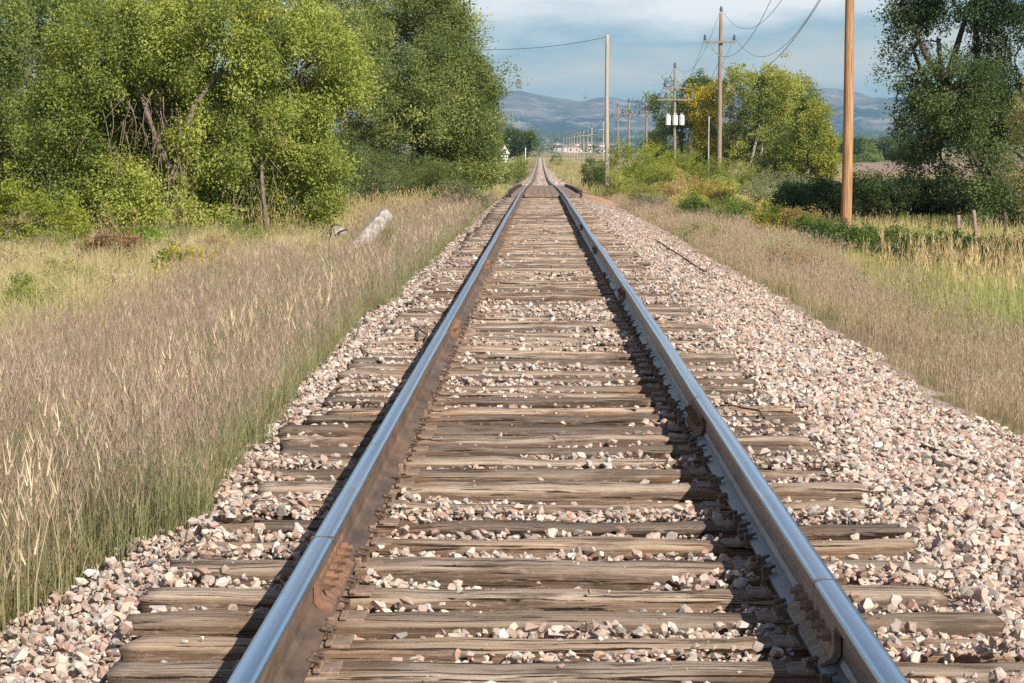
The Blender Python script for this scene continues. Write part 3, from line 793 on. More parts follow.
# E: yellow-green meadow on the right
B = Blades(); n = 150000
y = samp(n, 30, 135, 1.0); x = RNG.uniform(4.6, 28, n); ok = (x < lim_r(y)) & (x > 4.5+0.014*y+(fbm(y*0.25, y*0+13, o=2)-0.5)*1.2); x, y = x[ok], y[ok]; n = len(x)
tone = np.clip((fbm(x*0.35+8, y*0.12, o=3)-0.5)*3.4+0.5, 0, 1)
h = RNG.uniform(0.15, 0.36, n)*(0.6+0.8*fbm(x*0.5, y*0.3, o=2))
stalk_grass(B, x, y, h, 0.006, cmix((.12, .16, .04), (.22, .20, .07), n, tone), cmix((.34, .40, .11), (.66, .58, .22), n, tone), 0.3, False)
n = 14000; y = samp(n, 30, 88, 1.0); x = RNG.uniform(5.6, 19, n); ok = (x < lim_r(y)) & (fbm(x*1.3, y*0.5+70, o=3) > 0.56); x, y = x[ok], y[ok]; n = len(x)
stalk_grass(B, x, y, RNG.uniform(0.35, 0.65, n), 0.004, cmix((.3, .28, .12), (.2, .22, .08), n), cmix((.6, .48, .26), (.5, .4, .2), n), 0.2, True,
            cmix((.62, .48, .28), (.5, .36, .2), n), 0.006, 0.13, 4, bias=(0.05, 0))
B.build('meadow_grass', 'sunlit yellow-green meadow grass around the orange pole', 'grass')

# F: tall bright green reed grass at the right edge
B = Blades(); n = 30000
y = RNG.uniform(24, 38, n); x = RNG.uniform(4.6, 9, n); ok = (x < lim_r(y)+0.5) & (x > 4.7+(38-y)*0.02) & (fbm(x*0.9, y*0.6+5, o=2) > 0.36); x, y = x[ok], y[ok]; n = len(x)
stalk_grass(B, x, y, RNG.uniform(0.35, 0.8, n)*(0.35+1.3*fbm(x*2.2, y*1.2+3, o=3)), 0.010, cmix((.08, .12, .03), (.16, .17, .05), n), cmix((.30, .37, .11), (.54, .48, .20), n), 0.25, False)
n = 1100; y = RNG.uniform(25, 40, n); x = RNG.uniform(4.9, 9, n); ok = (x < lim_r(y)+0.5); x, y = x[ok], y[ok]; n = len(x)
stalk_grass(B, x, y, RNG.uniform(0.8, 1.2, n), 0.006, cmix((.3, .33, .10), (.25, .3, .08), n), cmix((.6, .5, .25), (.6, .45, .22), n), 0.12, True,
            cmix((.66, .50, .28), (.55, .40, .22), n), 0.009, 0.2, 9, bias=(0.08, 0))
B.build('reed_grass', 'tall bright green reed grass with tan seed heads at the right edge', 'grass')

# G: far verge vegetation beyond the deck, both sides
B = Blades(); n = 80000
y = samp(n, 130, 900, 1.2); x = RNG.uniform(2.6, 60, n)*RNG.choice([-1, 1], n); ok = (np.abs(x) < 0.2*y) ; x, y = x[ok], y[ok]; n = len(x)
tone = np.clip((fbm(x*0.12+2, y*0.02, o=3)-0.5)*4+0.55, 0, 1)
stalk_grass(B, x, y, RNG.uniform(0.3, 0.9, n), 0.02, cmix((.18, .19, .06), (.3, .22, .10), n, tone), cmix((.36, .38, .12), (.66, .50, .26), n, tone), 0.4, False)
B.build('distant_grass', 'far tan and orange grass beyond the plank deck', 'grass')

# H: warm weeds standing under the left trees
B = Blades(); n = 15000
y = RNG.uniform(58, 96, n); x = RNG.uniform(-14, -3.0, n); ok = fbm(x*1.1, y*0.5+9, o=3) > 0.54; x, y = x[ok], y[ok]; n = len(x)
stalk_grass(B, x, y, RNG.uniform(0.25, 1.15, n), 0.007, cmix((.30, .22, .10), (.22, .25, .08), n), cmix((.52, .36, .18), (.46, .44, .18), n), 0.3, True,
            cmix((.52, .34, .18), (.56, .46, .22), n), 0.014, 0.16, 3)
B.build('tall_weeds', 'tall orange-tan weeds under the edge of the dark green tree', 'weeds')

# ------------------------------------------------------------------ trees and shrubs
def px2(px, py, Y):
    return np.array([(px-CX)*Y/F+CAM[0], Y, CAM[2]+(HY-py)*Y/F])

def leaf_cloud(cent, size, cols, outward, flat=0.0, droop=0.0, aspect=0.5):
    n = len(cent)
    d = RNG.normal(size=(n, 3))+outward*0.7; d[:, 2] -= droop; d /= np.linalg.norm(d, axis=1)[:, None]
    q = RNG.normal(size=(n, 3)); q[:, 2] += flat
    s = np.cross(d, q); s /= np.linalg.norm(s, axis=1)[:, None]+1e-9
    nn = np.cross(d, s)
    L = (size*RNG.uniform(0.6, 1.3, n))[:, None]
    V = np.stack([cent, cent+d*L*0.5+s*L*aspect*0.5+nn*L*0.08, cent+d*L, cent+d*L*0.5-s*L*aspect*0.5+nn*L*0.08], 1)
    return V.reshape(-1, 3), np.arange(n*4).reshape(-1, 4), np.repeat(cols, 4, 0)

def plant(name, label, cat, lobes, base, n_clump, per, clump_r, leaf, colA, colB, trunk_r=0.2, bark='bark', group=None, gap=0.36,
          droop=0.0, aspect=0.5, trunks=1, shell=0.5, twigs=40, colC=None, cfrac=0.0, lowcut=None, seedoff=0.0, trunk_to=None):
    """lobes: list of (centre xyz world, radii xyz)."""
    base = np.array(base, float)
    root = empty(name, tuple(base)); tag(root, label, cat, group)
    lb = [(np.array(c, float), np.array(r, float)) for c, r in lobes]
    vol = np.array([np.prod(r)**(2/3) for c, r in lb]); vol /= vol.sum()
    wl = RNG.choice(len(lb), int(n_clump*1.6), p=vol)
    n = len(wl)
    d = RNG.normal(size=(n, 3)); d /= np.linalg.norm(d, axis=1)[:, None]
    Cn = np.array([c for c, r in lb])[wl]; Rn = np.array([r for c, r in lb])[wl]
    rr = (shell+(1-shell)*RNG.random(n)**0.6)
    lump = (0.50+0.98*fbm(d[:, 0]*3.0+seedoff+wl*3, d[:, 1]*3.0, d[:, 2]*3.0, o=3))*(1+0.10*RNG.normal(0, 1, n)**3*0.35)
    cc = Cn+d*Rn*(rr*lump)[:, None]
    g = fbm(cc[:, 0]/(clump_r*3.2)+seedoff, cc[:, 1]/(clump_r*3.2), cc[:, 2]/(clump_r*3.2), o=2)
    ok = (g > gap)
    if lowcut is not None: ok &= cc[:, 2] > lowcut
    cc, d, Rn, g = cc[ok][:n_clump], d[ok][:n_clump], Rn[ok][:n_clump], g[ok][:n_clump]
    m = len(cc)
    rel = cc[:, 2]
    f = np.clip((fbm(cc[:, 0]/(clump_r*5)+9+seedoff, cc[:, 1]/(clump_r*5), cc[:, 2]/(clump_r*5), o=2)-0.5)*3+0.5+RNG.normal(0, 0.18, m), 0, 1)
    ccol = np.array(colA)[None]*(1-f[:, None])+np.array(colB)[None]*f[:, None]
    if colC is not None:
        yel = RNG.random(m) < cfrac; ccol[yel] = np.array(colC)
    i = np.repeat(np.arange(m), per)
    k = len(i)
    off = RNG.normal(0, 1, (k, 3))*clump_r*RNG.uniform(.30, .62, m)[i][:, None]*np.array([1, 1, 0.75])
    off[:, 2] -= droop*np.abs(RNG.normal(0, 1, k))*clump_r*1.3
    p = cc[i]+off
    gzv = gz(p[:, 0], p[:, 1]); p[:, 2] = np.maximum(p[:, 2], gzv+RNG.uniform(0.02, 0.2, k))
    cols = ccol[i]*RNG.uniform(0.8, 1.2, (k, 1))
    v, fc, co = leaf_cloud(p-base, np.full(k, leaf), cols, d[i], droop=droop, aspect=aspect)
    mesh_np('crown', v, fc, M['leaf'], col=co, parent=root)
    # wood
    T = Tubes(); B0 = np.zeros(3)
    cen = np.array([c for c, r in lb]).mean(0)-base
    for t in range(trunks):
        b0 = B0+np.array([RNG.uniform(-1, 1), RNG.uniform(-1, 1), 0])*trunk_r*(0 if trunks == 1 else 3.0)+np.array([0, 0, -0.1])
        aim = (cen if trunk_to is None else np.array(trunk_to)-base)+np.array([RNG.uniform(-1, 1), RNG.uniform(-1, 1), 0])*(0.25 if trunks == 1 else 1.0)
        u = np.linspace(0, 1, 8)[:, None]
        pts = b0+(aim-b0)*u+np.sin(u*PI*1.5)*RNG.normal(0, trunk_r*0.6, 3)
        T.add(pts, trunk_r*(1.15-0.75*u[:, 0]), 9)
        nl = max(2, len(lb)//trunks)
        for q in range(nl):
            c, r = lb[(t*nl+q) % len(lb)]
            st = pts[RNG.integers(3, 7)]; en = c-base+RNG.normal(0, 0.25, 3)*r
            mid = (st+en)/2+RNG.normal(0, 0.15, 3)*np.linalg.norm(en-st)
            w = np.linspace(0, 1, 7)[:, None]
            lp = st*(1-w)**2+2*mid*w*(1-w)+en*w*w
            T.add(lp, trunk_r*(0.42-0.32*w[:, 0]), 6)
    tw = RNG.choice(m, min(m, twigs), replace=False)
    for q in tw:
        c, r = lb[int(np.argmin([np.linalg.norm((cc[q]-a)/b) for a, b in lb]))]
        st = c-base+(cc[q]-c)*0.15; en = cc[q]-base
        w = np.linspace(0, 1, 5)[:, None]; mid = (st+en)/2+RNG.normal(0, 0.12, 3)*np.linalg.norm(en-st)+np.array([0, 0, 0.1])
        lp = st*(1-w)**2+2*mid*w*(1-w)+en*w*w
        T.add(lp, np.maximum(trunk_r*0.10, 0.008)*(1-0.7*w[:, 0]), 4)
    T.build('trunk' if cat == 'tree' else 'stems', M[bark], root)
    return root

def lob(px, py, Y, rx, rz, ry=None, dy=0.0):
    """lobe from its middle in the photo, depth Y, radii in photo pixels"""
    c = px2(px, py, Y+dy); s = Y/F
    return (c, (rx*s, (ry if ry else (rx+rz)/2*1.0)*s, rz*s))
def gbase(px, Y):
    X = (px-CX)*Y/F+CAM[0]; return (X, Y, float(gz(X, Y)))

YG1, YG2, YEL = (.16, .205, .045), (.38, .42, .09), (.46, .43, .07)
DG1, DG2 = (.055, .090, .028), (.13, .175, .05)
# the yellow-green tree on the left
Y = 64
plant('deciduous_tree', 'broad yellow-green tree with pale twiggy trunk on the left', 'tree',
      [lob(120, 60, Y, 85, 62), lob(215, 40, Y, 85, 62, dy=-1), lob(300, 70, Y, 66, 66), lob(90, 120, Y, 60, 50, dy=-.6), lob(160, 110, Y, 60, 40, dy=.8),
       lob(250, 130, Y, 70, 45, dy=-.8), lob(318, 145, Y, 42, 60), lob(240, 190, Y, 50, 42), lob(115, 185, Y, 55, 48, dy=-.4), lob(170, 20, Y, 80, 40, dy=1), lob(90, 215, Y, 45, 30, dy=.4), lob(300, 195, Y, 40, 36, dy=.3), lob(215, 215, Y, 36, 28, dy=.8), lob(165, 160, Y, 60, 50, dy=1.0), lob(150, 200, Y, 46, 34, dy=-1.9), lob(215, 150, Y, 40, 40, dy=-1.8), lob(205, 222, Y, 30, 22, dy=-1.4), lob(340, 90, Y, 32, 50)],
      gbase(180, Y), 2900, 115, 0.36, 0.084, YG1, YG2, 0.24, 'bark', gap=0.45, droop=0.25, twigs=240, colC=YEL, cfrac=0.035, seedoff=3, trunk_to=px2(195, 110, Y))
# bare hanging twigs belong to that tree's trunk area
root = C.objects['deciduous_tree']
T = Tubes(); r0 = np.array(root.location)
for k in range(170):
    px = random.choice([RNG.normal(165, 22), RNG.normal(178, 14), RNG.normal(255, 22), RNG.normal(145, 20)]); top = px2(px, RNG.uniform(80, 200), Y-1.6+RNG.uniform(-.7, .7))
    L = RNG.uniform(0.4, 1.3); w = np.linspace(0, 1, 6)[:, None]
    e = top+np.array([RNG.normal(0, .25), RNG.normal(0, .2), -L]); e[2] = max(e[2], float(gz(e[0], e[1])))
    pts = top+(e-top)*w+np.sin(w*PI)*RNG.normal(0, .10, 3)-r0
    T.add(pts, 0.010*(1-0.6*w[:, 0]), 4)
tag(T.build('dead_twigs', M['twig'], root), kind='stuff')
Tk = Tubes(); w = np.linspace(0, 1, 9)[:, None]
for (a, b, c, r) in (((181, 252), (176, 200), (188, 130), 0.20), ((188, 130), (192, 100), (225, 70), 0.10), ((176, 180), (150, 130), (140, 85), 0.08), ((284, 262), (258, 235), (262, 130), 0.12)):
    r = .07 if a == (284, 262) else r; p0, p1, p2 = px2(*a, Y-1.7), px2(*b, Y-1.8), px2(*c, Y-1.2)
    Tk.add((p0*(1-w)**2+2*p1*w*(1-w)+p2*w*w)-r0, r*(1.1-0.6*w[:, 0]), 9)
Tk.build('trunk', M['bark'], root)

Y = 78
plant('deciduous_tree', 'tall mid-green tree at the left edge behind the yellow-green one', 'tree',
      [lob(-30, 30, Y, 70, 60), lob(30, 120, Y, 60, 60), lob(-20, 160, Y, 60, 50), lob(60, 175, Y, 50, 45), lob(70, 30, Y, 48, 40, dy=2), lob(-60, 90, Y, 60, 80)],
      gbase(10, Y), 1500, 84, 0.40, 0.11, (.10, .145, .035), (.25, .29, .075), 0.25, 'bark', gap=0.42, twigs=120, seedoff=11)
Y = 110
plant('deciduous_tree', 'blue-grey leaved tree showing in the top left corner', 'tree',
      [lob(20, 40, Y, 60, 50), lob(60, 10, Y, 50, 45), lob(90, -15, Y, 60, 50), lob(-10, 90, Y, 60, 50)],
      gbase(20, Y), 900, 34, 0.38, 0.14, (.12, .16, .10), (.26, .30, .22), 0.25, 'bark', gap=0.44, twigs=60, seedoff=17)
Y = 57
plant('shrub', 'rounded bright yellow-green bush at the lower left under the trees', 'shrub',
      [lob(10, 222, Y, 40, 40), lob(55, 228, Y, 38, 34), lob(-35, 220, Y, 40, 45)], gbase(20, Y), 700, 44, 0.17, 0.07, (.16, .21, .03), (.30, .33, .05), 0.05, 'bark', gap=0.36, trunks=4, twigs=30, seedoff=19)
for (px, py, rx, rz, Ys, l, ca, cb_) in ((95, 218, 46, 32, 70, 'dark leafy undergrowth between the left bush and the twiggy trunk', (.06, .10, .025), (.16, .21, .05)),
                               (215, 215, 42, 34, 70, 'dark leafy undergrowth just right of the twiggy trunk', (.06, .11, .025), (.15, .21, .045)),
                               (285, 205, 34, 38, 73, 'leafy undergrowth beneath the right side of the yellow-green tree', (.08, .12, .03), (.19, .24, .06)),
                               (165, 120, 110, 70, 80, 'tall dark thicket seen through the yellow-green tree', (.055, .09, .025), (.13, .18, .045))):
    plant('shrub', l, 'shrub', [lob(px-rx*.4, py, Ys, rx*.7, rz), lob(px+rx*.4, py+6, Ys, rx*.7, rz*.85), lob(px, py+12, Ys, rx*.8, rz*.8)], gbase(px, Ys), 620 if rz < 60 else 2200, 40, 0.24 if rz < 60 else .36, 0.10 if rz < 60 else .16, ca, cb_, 0.05, 'bark', gap=0.33, trunks=4, twigs=30, seedoff=px)
# large dark-green tree beside the track
Y = 128
plant('deciduous_tree', 'large dense dark green tree leaning over the left side of the track', 'tree',
      [lob(420, 40, Y, 62, 55), lob(395, 105, Y, 85, 65, dy=-2), lob(455, 95, Y, 46, 62), lob(470, 135, Y, 34, 48), lob(440, 160, Y, 52, 42, dy=-1), lob(350, 160, Y, 62, 48, dy=-3),
       lob(360, 55, Y, 58, 55, dy=2), lob(400, 178, Y, 60, 30, dy=-2), lob(478, 165, Y, 26, 34, dy=-1), lob(440, 130, Y, 60, 60, dy=1), lob(485, 140, Y, 22, 40), lob(390, 150, Y, 60, 50, dy=1), lob(420, 80, Y, 50, 60, dy=1.5), lob(484, 112, Y, 20, 30, dy=1), lob(445, 20, Y, 26, 28)],
      gbase(420, Y), 3300, 84, 0.54, 0.155, (.14, .185, .05), (.41, .43, .14), 0.3, 'bark', gap=0.40, twigs=100, seedoff=23, aspect=0.4, colC=(.26, .30, .10), cfrac=0.10)
Y = 155
plant('deciduous_tree', 'tree with yellowing top rising between the two big left trees', 'tree',
      [lob(345, 5, Y, 50, 45), lob(390, -5, Y, 45, 45), lob(300, 0, Y, 60, 50)], gbase(340, Y), 900, 34, 0.45, 0.17, (.12, .155, .035), (.24, .25, .06), 0.3, 'bark', gap=0.4, colC=(.5, .36, .06), cfrac=0.04, seedoff=27, twigs=40)
Y = 84
for (px, py, rx, rz, l, a, b) in ((322, 178, 34, 36, 'grey-green willow shrub right of the yellow-green tree', (.11, .15, .055), (.24, .28, .11)),
                               (372, 172, 38, 34, 'silvery green shrub at the foot of the dark green tree', (.10, .14, .05), (.21, .25, .10)),
                               (430, 176, 36, 26, 'low green shrub under the track side of the dark tree', (.08, .12, .03), (.18, .22, .06))):
    plant('shrub', l, 'shrub', [lob(px-rx*.4, py, Y, rx*.7, rz), lob(px+rx*.4, py+6, Y, rx*.7, rz*.85), lob(px, py+12, Y, rx*.8, rz*.8)], gbase(px, Y), 420, 38, 0.22, 0.085, a, b, 0.05, 'bark', gap=0.36, trunks=4, twigs=24, aspect=0.3, seedoff=px)
    Y += 12
# weeds clumps on the left
for (px, py, Yw, l, a, b, r) in ((185, 292, 40, 'low leafy plant with yellow flowers in the left straw grass', (.16, .20, .03), (.62, .50, .04), 34),
                              (140, 250, 52, 'small bright green vine mound left of the twiggy trunk', (.14, .22, .03), (.26, .34, .05), 26),
                              (110, 262, 48, 'reddish brown seeding weed patch left in the straw grass', (.24, .15, .09), (.4, .25, .14), 30),
                              (455, 212, 78, 'grey-green weedy clump by the gravel before the dark tree', (.16, .17, .08), (.30, .29, .16), 28),
                              (405, 232, 62, 'green weed tuft right of the silver log', (.16, .22, .05), (.3, .33, .1), 14)):
    X = (px-CX)*Yw/F+CAM[0]; g0 = float(gz(X, Yw)); s = Yw/F
    plant('weed_clump', l, 'weeds', [((X, Yw, g0+r*s*0.6), (r*s, r*s, r*s*0.75)), ((X+r*s*.6, Yw+.3, g0+r*s*0.5), (r*s*.6, r*s, r*s*0.6))], (X, Yw, g0),
          300, 30, 0.10, 0.06, a, b, 0.01, 'twig', gap=0.30, trunks=3, twigs=20, seedoff=px)

wk = [((.22, .24, .08), (.42, .40, .16), 'grey-green bushy weed'), ((.15, .20, .04), (.30, .34, .07), 'fresh green leafy weed'), ((.30, .20, .11), (.50, .34, .2), 'reddish brown seeding weed'),
      ((.40, .33, .18), (.62, .52, .32), 'pale straw-coloured dead weed')]
for k, (px, Yw, ki, r, where) in enumerate([(20, 44, 3, 30, 'near the left edge in the straw grass'), (70, 38, 0, 34, 'left of the yellow-flowered plant'), (55, 52, 1, 30, 'in front of the rounded left bush'),
      (225, 50, 2, 28, 'just right of the yellow-flowered plant'), (250, 56, 1, 26, 'at the foot of the leaning dark stem'), (285, 50, 3, 24, 'between the leaning stem and the grey logs'), (30, 33, 1, 30, 'low at the left edge above the brown grass'),
      (120, 34, 3, 30, 'below the yellow-flowered plant'), (300, 60, 0, 24, 'behind the smaller grey log'), (172, 57, 0, 24, 'at the foot of the twiggy trunk'), (400, 84, 3, 20, 'under the dark tree, right of the silver log'), (430, 96, 1, 18, 'against the gravel before the dark tree'),
      (700, 60, 0, 26, 'in the beige grass right of the gravel'), (790, 46, 2, 30, 'where the beige grass meets the meadow'), (880, 40, 1, 34, 'left of the bright reed grass'), (940, 36, 3, 30, 'among the reed grass'), (830, 66, 1, 24, 'left of the foot of the orange pole'), (1000, 42, 2, 30, 'at the right edge among seed heads')]):
    a, b, nm = wk[ki]; X = (px-CX)*Yw/F+CAM[0]; g0 = float(gz(X, Yw)); s = Yw/F; rw = r*s; H = RNG.uniform(.35, .6)+(.15 if px < 500 else 0)
    plant('weed_clump', nm+' '+where, 'weeds', [((X-rw*.3, Yw, g0+H*.55), (rw*.7, rw, H*.55)), ((X+rw*.5, Yw+.3, g0+H*.4), (rw*.6, rw*.9, H*.45))], (X, Yw, g0), 170, 30, 0.09, 0.04, a, b, 0.012, 'twig', gap=0.34, trunks=4, twigs=40, aspect=.35, seedoff=px+7)
# the group of cottonwoods on the right
CG1, CG2 = (.17, .21, .045), (.38, .40, .09)
Y = 200
for (spec, l, a, b, cc_, cf, tp, bark, Yt) in (
    ([(678, 108, 28, 26), (700, 98, 22, 20), (668, 145, 22, 26), (695, 140, 24, 26)], 'dark green cottonwood left of the group behind the transformer pole', (.10, .15, .038), (.27, .31, .07), (.4, .36, .06), .05, 684, 'bark_dark', 262),
    ([(710, 112, 24, 24), (716, 140, 24, 26)], 'golden yellow cottonwood between the two leading poles', (.26, .27, .035), (.50, .42, .04), (.58, .44, .03), .3, 712, 'bark', 255),
    ([(752, 96, 34, 26), (775, 92, 26, 20), (740, 130, 28, 30), (765, 135, 26, 34)], 'tall cottonwood with pale forked trunks in the middle of the group', CG1, CG2, (.40, .36, .08), .06, 752, 'bark_pale', 250),
    ([(788, 102, 26, 24), (796, 130, 28, 32), (780, 150, 24, 26)], 'green cottonwood right of the pale forked trunks', (.12, .17, .035), (.30, .34, .07), (.42, .38, .07), .08, 788, 'bark', 258),
    ([(812, 130, 16, 26), (806, 160, 22, 24), (818, 150, 14, 20)], 'yellow-green cottonwood at the right end of the group', (.22, .26, .04), (.36, .36, .06), (.46, .4, .06), .1, 806, 'bark_pale', 245)):
    Y = Yt
    plant('cottonwood_tree', l, 'tree', [lob(p, q, Y, r1*1.1, r2*1.1) for p, q, r1, r2 in spec]+[lob(spec[0][0], 170, Y, 20, 22)], gbase(tp, Y), 900, 52, 0.66, 0.22, a, b, 0.20, bark,
          group='cottonwoods behind the power poles', gap=0.47, colC=cc_, cfrac=cf, trunks=2, twigs=70, seedoff=tp)
# distant tree just left of the group
Y = 420
plant('deciduous_tree', 'small dark far tree between thin poles left of the cottonwoods', 'tree', [lob(656, 142, Y, 11, 14), lob(662, 150, Y, 12, 12)], gbase(656, Y), 260, 24, 0.6, 0.3, DG1, DG2, 0.2, 'bark', gap=0.36, seedoff=5, twigs=10)

# shrubs on the right between the track and the trees
sh = [(632, 166, 26, 20, 130, 'bright yellow-green bush right of the tall grey pole', (.17, .22, .03), (.33, .37, .05)),
      (665, 160, 26, 14, 150, 'yellow-green bush in front of the transformer pole', (.18, .22, .03), (.34, .37, .05)),
      (668, 180, 20, 13, 122, 'mottled yellow and green bush low beside the dirt bank', (.13, .18, .04), (.38, .38, .08)),
      (700, 170, 26, 15, 150, 'green bush at the foot of the thin metal pole', (.14, .19, .03), (.28, .32, .06)),
      (745, 178, 30, 14, 135, 'olive green bush right of the leading power pole', (.14, .18, .04), (.30, .33, .08)),
      (780, 188, 30, 12, 125, 'grey-green wispy bush before the pale trunks', (.19, .21, .11), (.34, .35, .2)),
      (596, 170, 14, 10, 185, 'dark green round bush left of the tall grey pole', (.06, .11, .03), (.15, .20, .05)),
      (690, 196, 26, 13, 105, 'tan and pink seeding shrub in the weedy bank', (.40, .27, .14), (.55, .40, .2)),
      (712, 204, 24, 16, 98, 'golden yellow goldenrod shrub nearest the gravel', (.34, .32, .06), (.58, .48, .09)),
      (735, 212, 26, 14, 92, 'orange-tan dried shrub beside the goldenrod', (.44, .28, .12), (.60, .44, .18)),
      (762, 204, 28, 14, 104, 'pale sage green shrub behind the dried one', (.22, .25, .13), (.38, .39, .22)),
      (668, 200, 20, 11, 112, 'pale yellow tufted shrub close to the rail bank', (.34, .32, .10), (.5, .44, .16)),
      (696, 222, 16, 13, 84, 'leafy green plant at the front left of the weedy bank', (.09, .15, .03), (.2, .27, .05)),
      (735, 226, 20, 14, 78, 'leafy dark green plant in front of the dried shrub', (.07, .12, .025), (.17, .24, .05)),
      (768, 232, 16, 12, 72, 'small green plant with yellow flowers left of the meadow', (.10, .16, .03), (.55, .46, .05)),
      (620, 186, 16, 9, 128, 'yellow-green grassy tuft just right of the dirt bank', (.24, .26, .06), (.42, .42, .12)),
      (650, 212, 18, 8, 100, 'grey-green low shrub on the right edge of the gravel', (.22, .23, .12), (.36, .34, .2)),
      (648, 200, 18, 9, 108, 'yellow-green grassy bush in the weedy bank by the gravel', (.28, .28, .07), (.46, .44, .13)),
      (690, 212, 20, 12, 90, 'straw-yellow bush in front of the pink seeding shrub', (.36, .32, .10), (.58, .50, .18)),
      (748, 222, 22, 12, 82, 'pale golden bush between the two leafy plants', (.38, .33, .10), (.60, .52, .18)),
      (790, 214, 20, 10, 98, 'straw-coloured bush left of the shaded shrubs', (.40, .34, .16), (.60, .52, .28)),
      (800, 236, 18, 9, 72, 'orange-tinged low bush at the left end of the meadow', (.34, .24, .09), (.56, .44, .15)),
      (728, 192, 24, 10, 112, 'yellow-green bush behind the goldenrod', (.24, .27, .06), (.42, .43, .11)),
      (812, 248, 22, 10, 62, 'dark green leafy mound left of the reed grass', (.05, .10, .02), (.14, .20, .04)),
      (855, 256, 24, 9, 58, 'shaded dark green leafy mound below the orange pole', (.05, .10, .02), (.14, .20, .04)),  # from here down the list, leaf colours are darkened to stand for shade
      (905, 264, 28, 11, 54, 'shaded dark green leafy mound right of the orange pole', (.045, .09, .02), (.12, .18, .035)),
      (955, 268, 30, 12, 50, 'shaded dark green weeds in front of the fence posts', (.045, .09, .02), (.12, .18, .035)),
      (1010, 276, 34, 13, 48, 'shaded dark green weeds at the right edge behind the reeds', (.045, .09, .02), (.12, .18, .035))]
for (px, py, rx, rz, Ys, l, a, b) in sh:
    X = (px-CX)*Ys/F+CAM[0]; g0 = float(gz(X, Ys)); top = CAM[2]+(HY-(py-rz))*Ys/F; s = Ys/F
    hgt = max(top-g0, 0.35)+(0.5 if Ys < 85 else 0.3); rxx = rx*s
    L = [((X-rxx*.4, Ys, g0+hgt*.5), (rxx*.7, rxx*.9, hgt*.5)), ((X+rxx*.45, Ys+rxx*.3, g0+hgt*.42), (rxx*.65, rxx*.8, hgt*.45)), ((X, Ys-rxx*.4, g0+hgt*.3), (rxx*.8, rxx*.6, hgt*.35))]
    sc = math.sqrt(Ys/70.0)
    plant('shrub', l, 'shrub', L, (X, Ys, g0), int(300+60*rxx*hgt), 34, 0.15*sc, 0.06*sc, a, b, 0.02, 'twig', gap=0.33, trunks=4, twigs=24, aspect=0.38, seedoff=px*1.3)

# dark shaded shrubs behind the orange pole
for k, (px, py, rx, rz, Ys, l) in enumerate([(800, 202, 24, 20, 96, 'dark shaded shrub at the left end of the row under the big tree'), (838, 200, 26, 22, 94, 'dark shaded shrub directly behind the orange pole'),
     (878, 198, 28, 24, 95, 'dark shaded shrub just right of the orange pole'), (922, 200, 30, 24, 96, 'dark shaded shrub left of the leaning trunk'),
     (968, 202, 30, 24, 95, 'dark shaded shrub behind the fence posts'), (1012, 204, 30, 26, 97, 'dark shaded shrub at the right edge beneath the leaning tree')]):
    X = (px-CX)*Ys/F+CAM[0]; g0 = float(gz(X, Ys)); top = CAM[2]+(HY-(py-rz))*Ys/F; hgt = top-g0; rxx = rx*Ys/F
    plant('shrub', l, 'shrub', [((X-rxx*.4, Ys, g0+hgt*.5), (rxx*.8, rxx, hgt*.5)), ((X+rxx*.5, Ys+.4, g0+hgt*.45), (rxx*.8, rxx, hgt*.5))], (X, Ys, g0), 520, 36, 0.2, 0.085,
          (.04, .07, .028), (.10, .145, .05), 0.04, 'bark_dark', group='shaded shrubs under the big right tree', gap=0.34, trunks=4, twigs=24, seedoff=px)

# the big dark tree at the right; green leaves coloured darker partly for its shaded side
Y = 84
plant('deciduous_tree', 'big dark green tree with leaning black trunk at the right edge', 'tree',
      [lob(925, 40, Y, 42, 48), lob(965, -10, Y, 60, 60), lob(950, 95, Y, 46, 38), lob(918, 128, Y, 26, 36), lob(1010, 60, Y, 48, 60), lob(985, 130, Y, 50, 38), lob(930, 165, Y, 34, 26),
       lob(1060, 0, Y, 80, 90), lob(1080, 110, Y, 60, 60), lob(905, -10, Y, 26, 40), lob(1010, -110, Y, 110, 70), lob(1030, 160, Y, 36, 34), lob(985, 120, Y, 40, 36, dy=-1.5), lob(940, 88, Y, 54, 34, dy=1), lob(900, 85, Y, 24, 34), lob(960, 60, Y, 60, 50, dy=1.5), lob(1010, 192, Y, 44, 30, dy=-2), lob(960, 90, Y, 44, 44, dy=-1.8)],
      gbase(1018, Y), 2500, 78, 0.42, 0.105, (.05, .085, .03), (.15, .20, .065), 0.34, 'bark_dark', gap=0.50, droop=0.2, twigs=160, seedoff=31, trunk_to=px2(940, 60, Y))
root = [o for o in C.objects if o.name.startswith('deciduous_tree') and 'leaning black' in o.get('label', '')][0]
r0 = np.array(root.location); Tk = Tubes(); w = np.linspace(0, 1, 9)[:, None]
for (a, b, c, r) in (((1016, 222), (1000, 170), (955, 130), 0.26), ((955, 130), (940, 95), (935, 40), 0.14)):
    p0, p1, p2 = px2(*a, Y-.6), px2(*b, Y-.4), px2(*c, Y)
    Tk.add((p0*(1-w)**2+2*p1*w*(1-w)+p2*w*w)-r0, r*(1.1-0.6*w[:, 0]), 9)
Tk.build('trunk', M['bark_dark'], root)
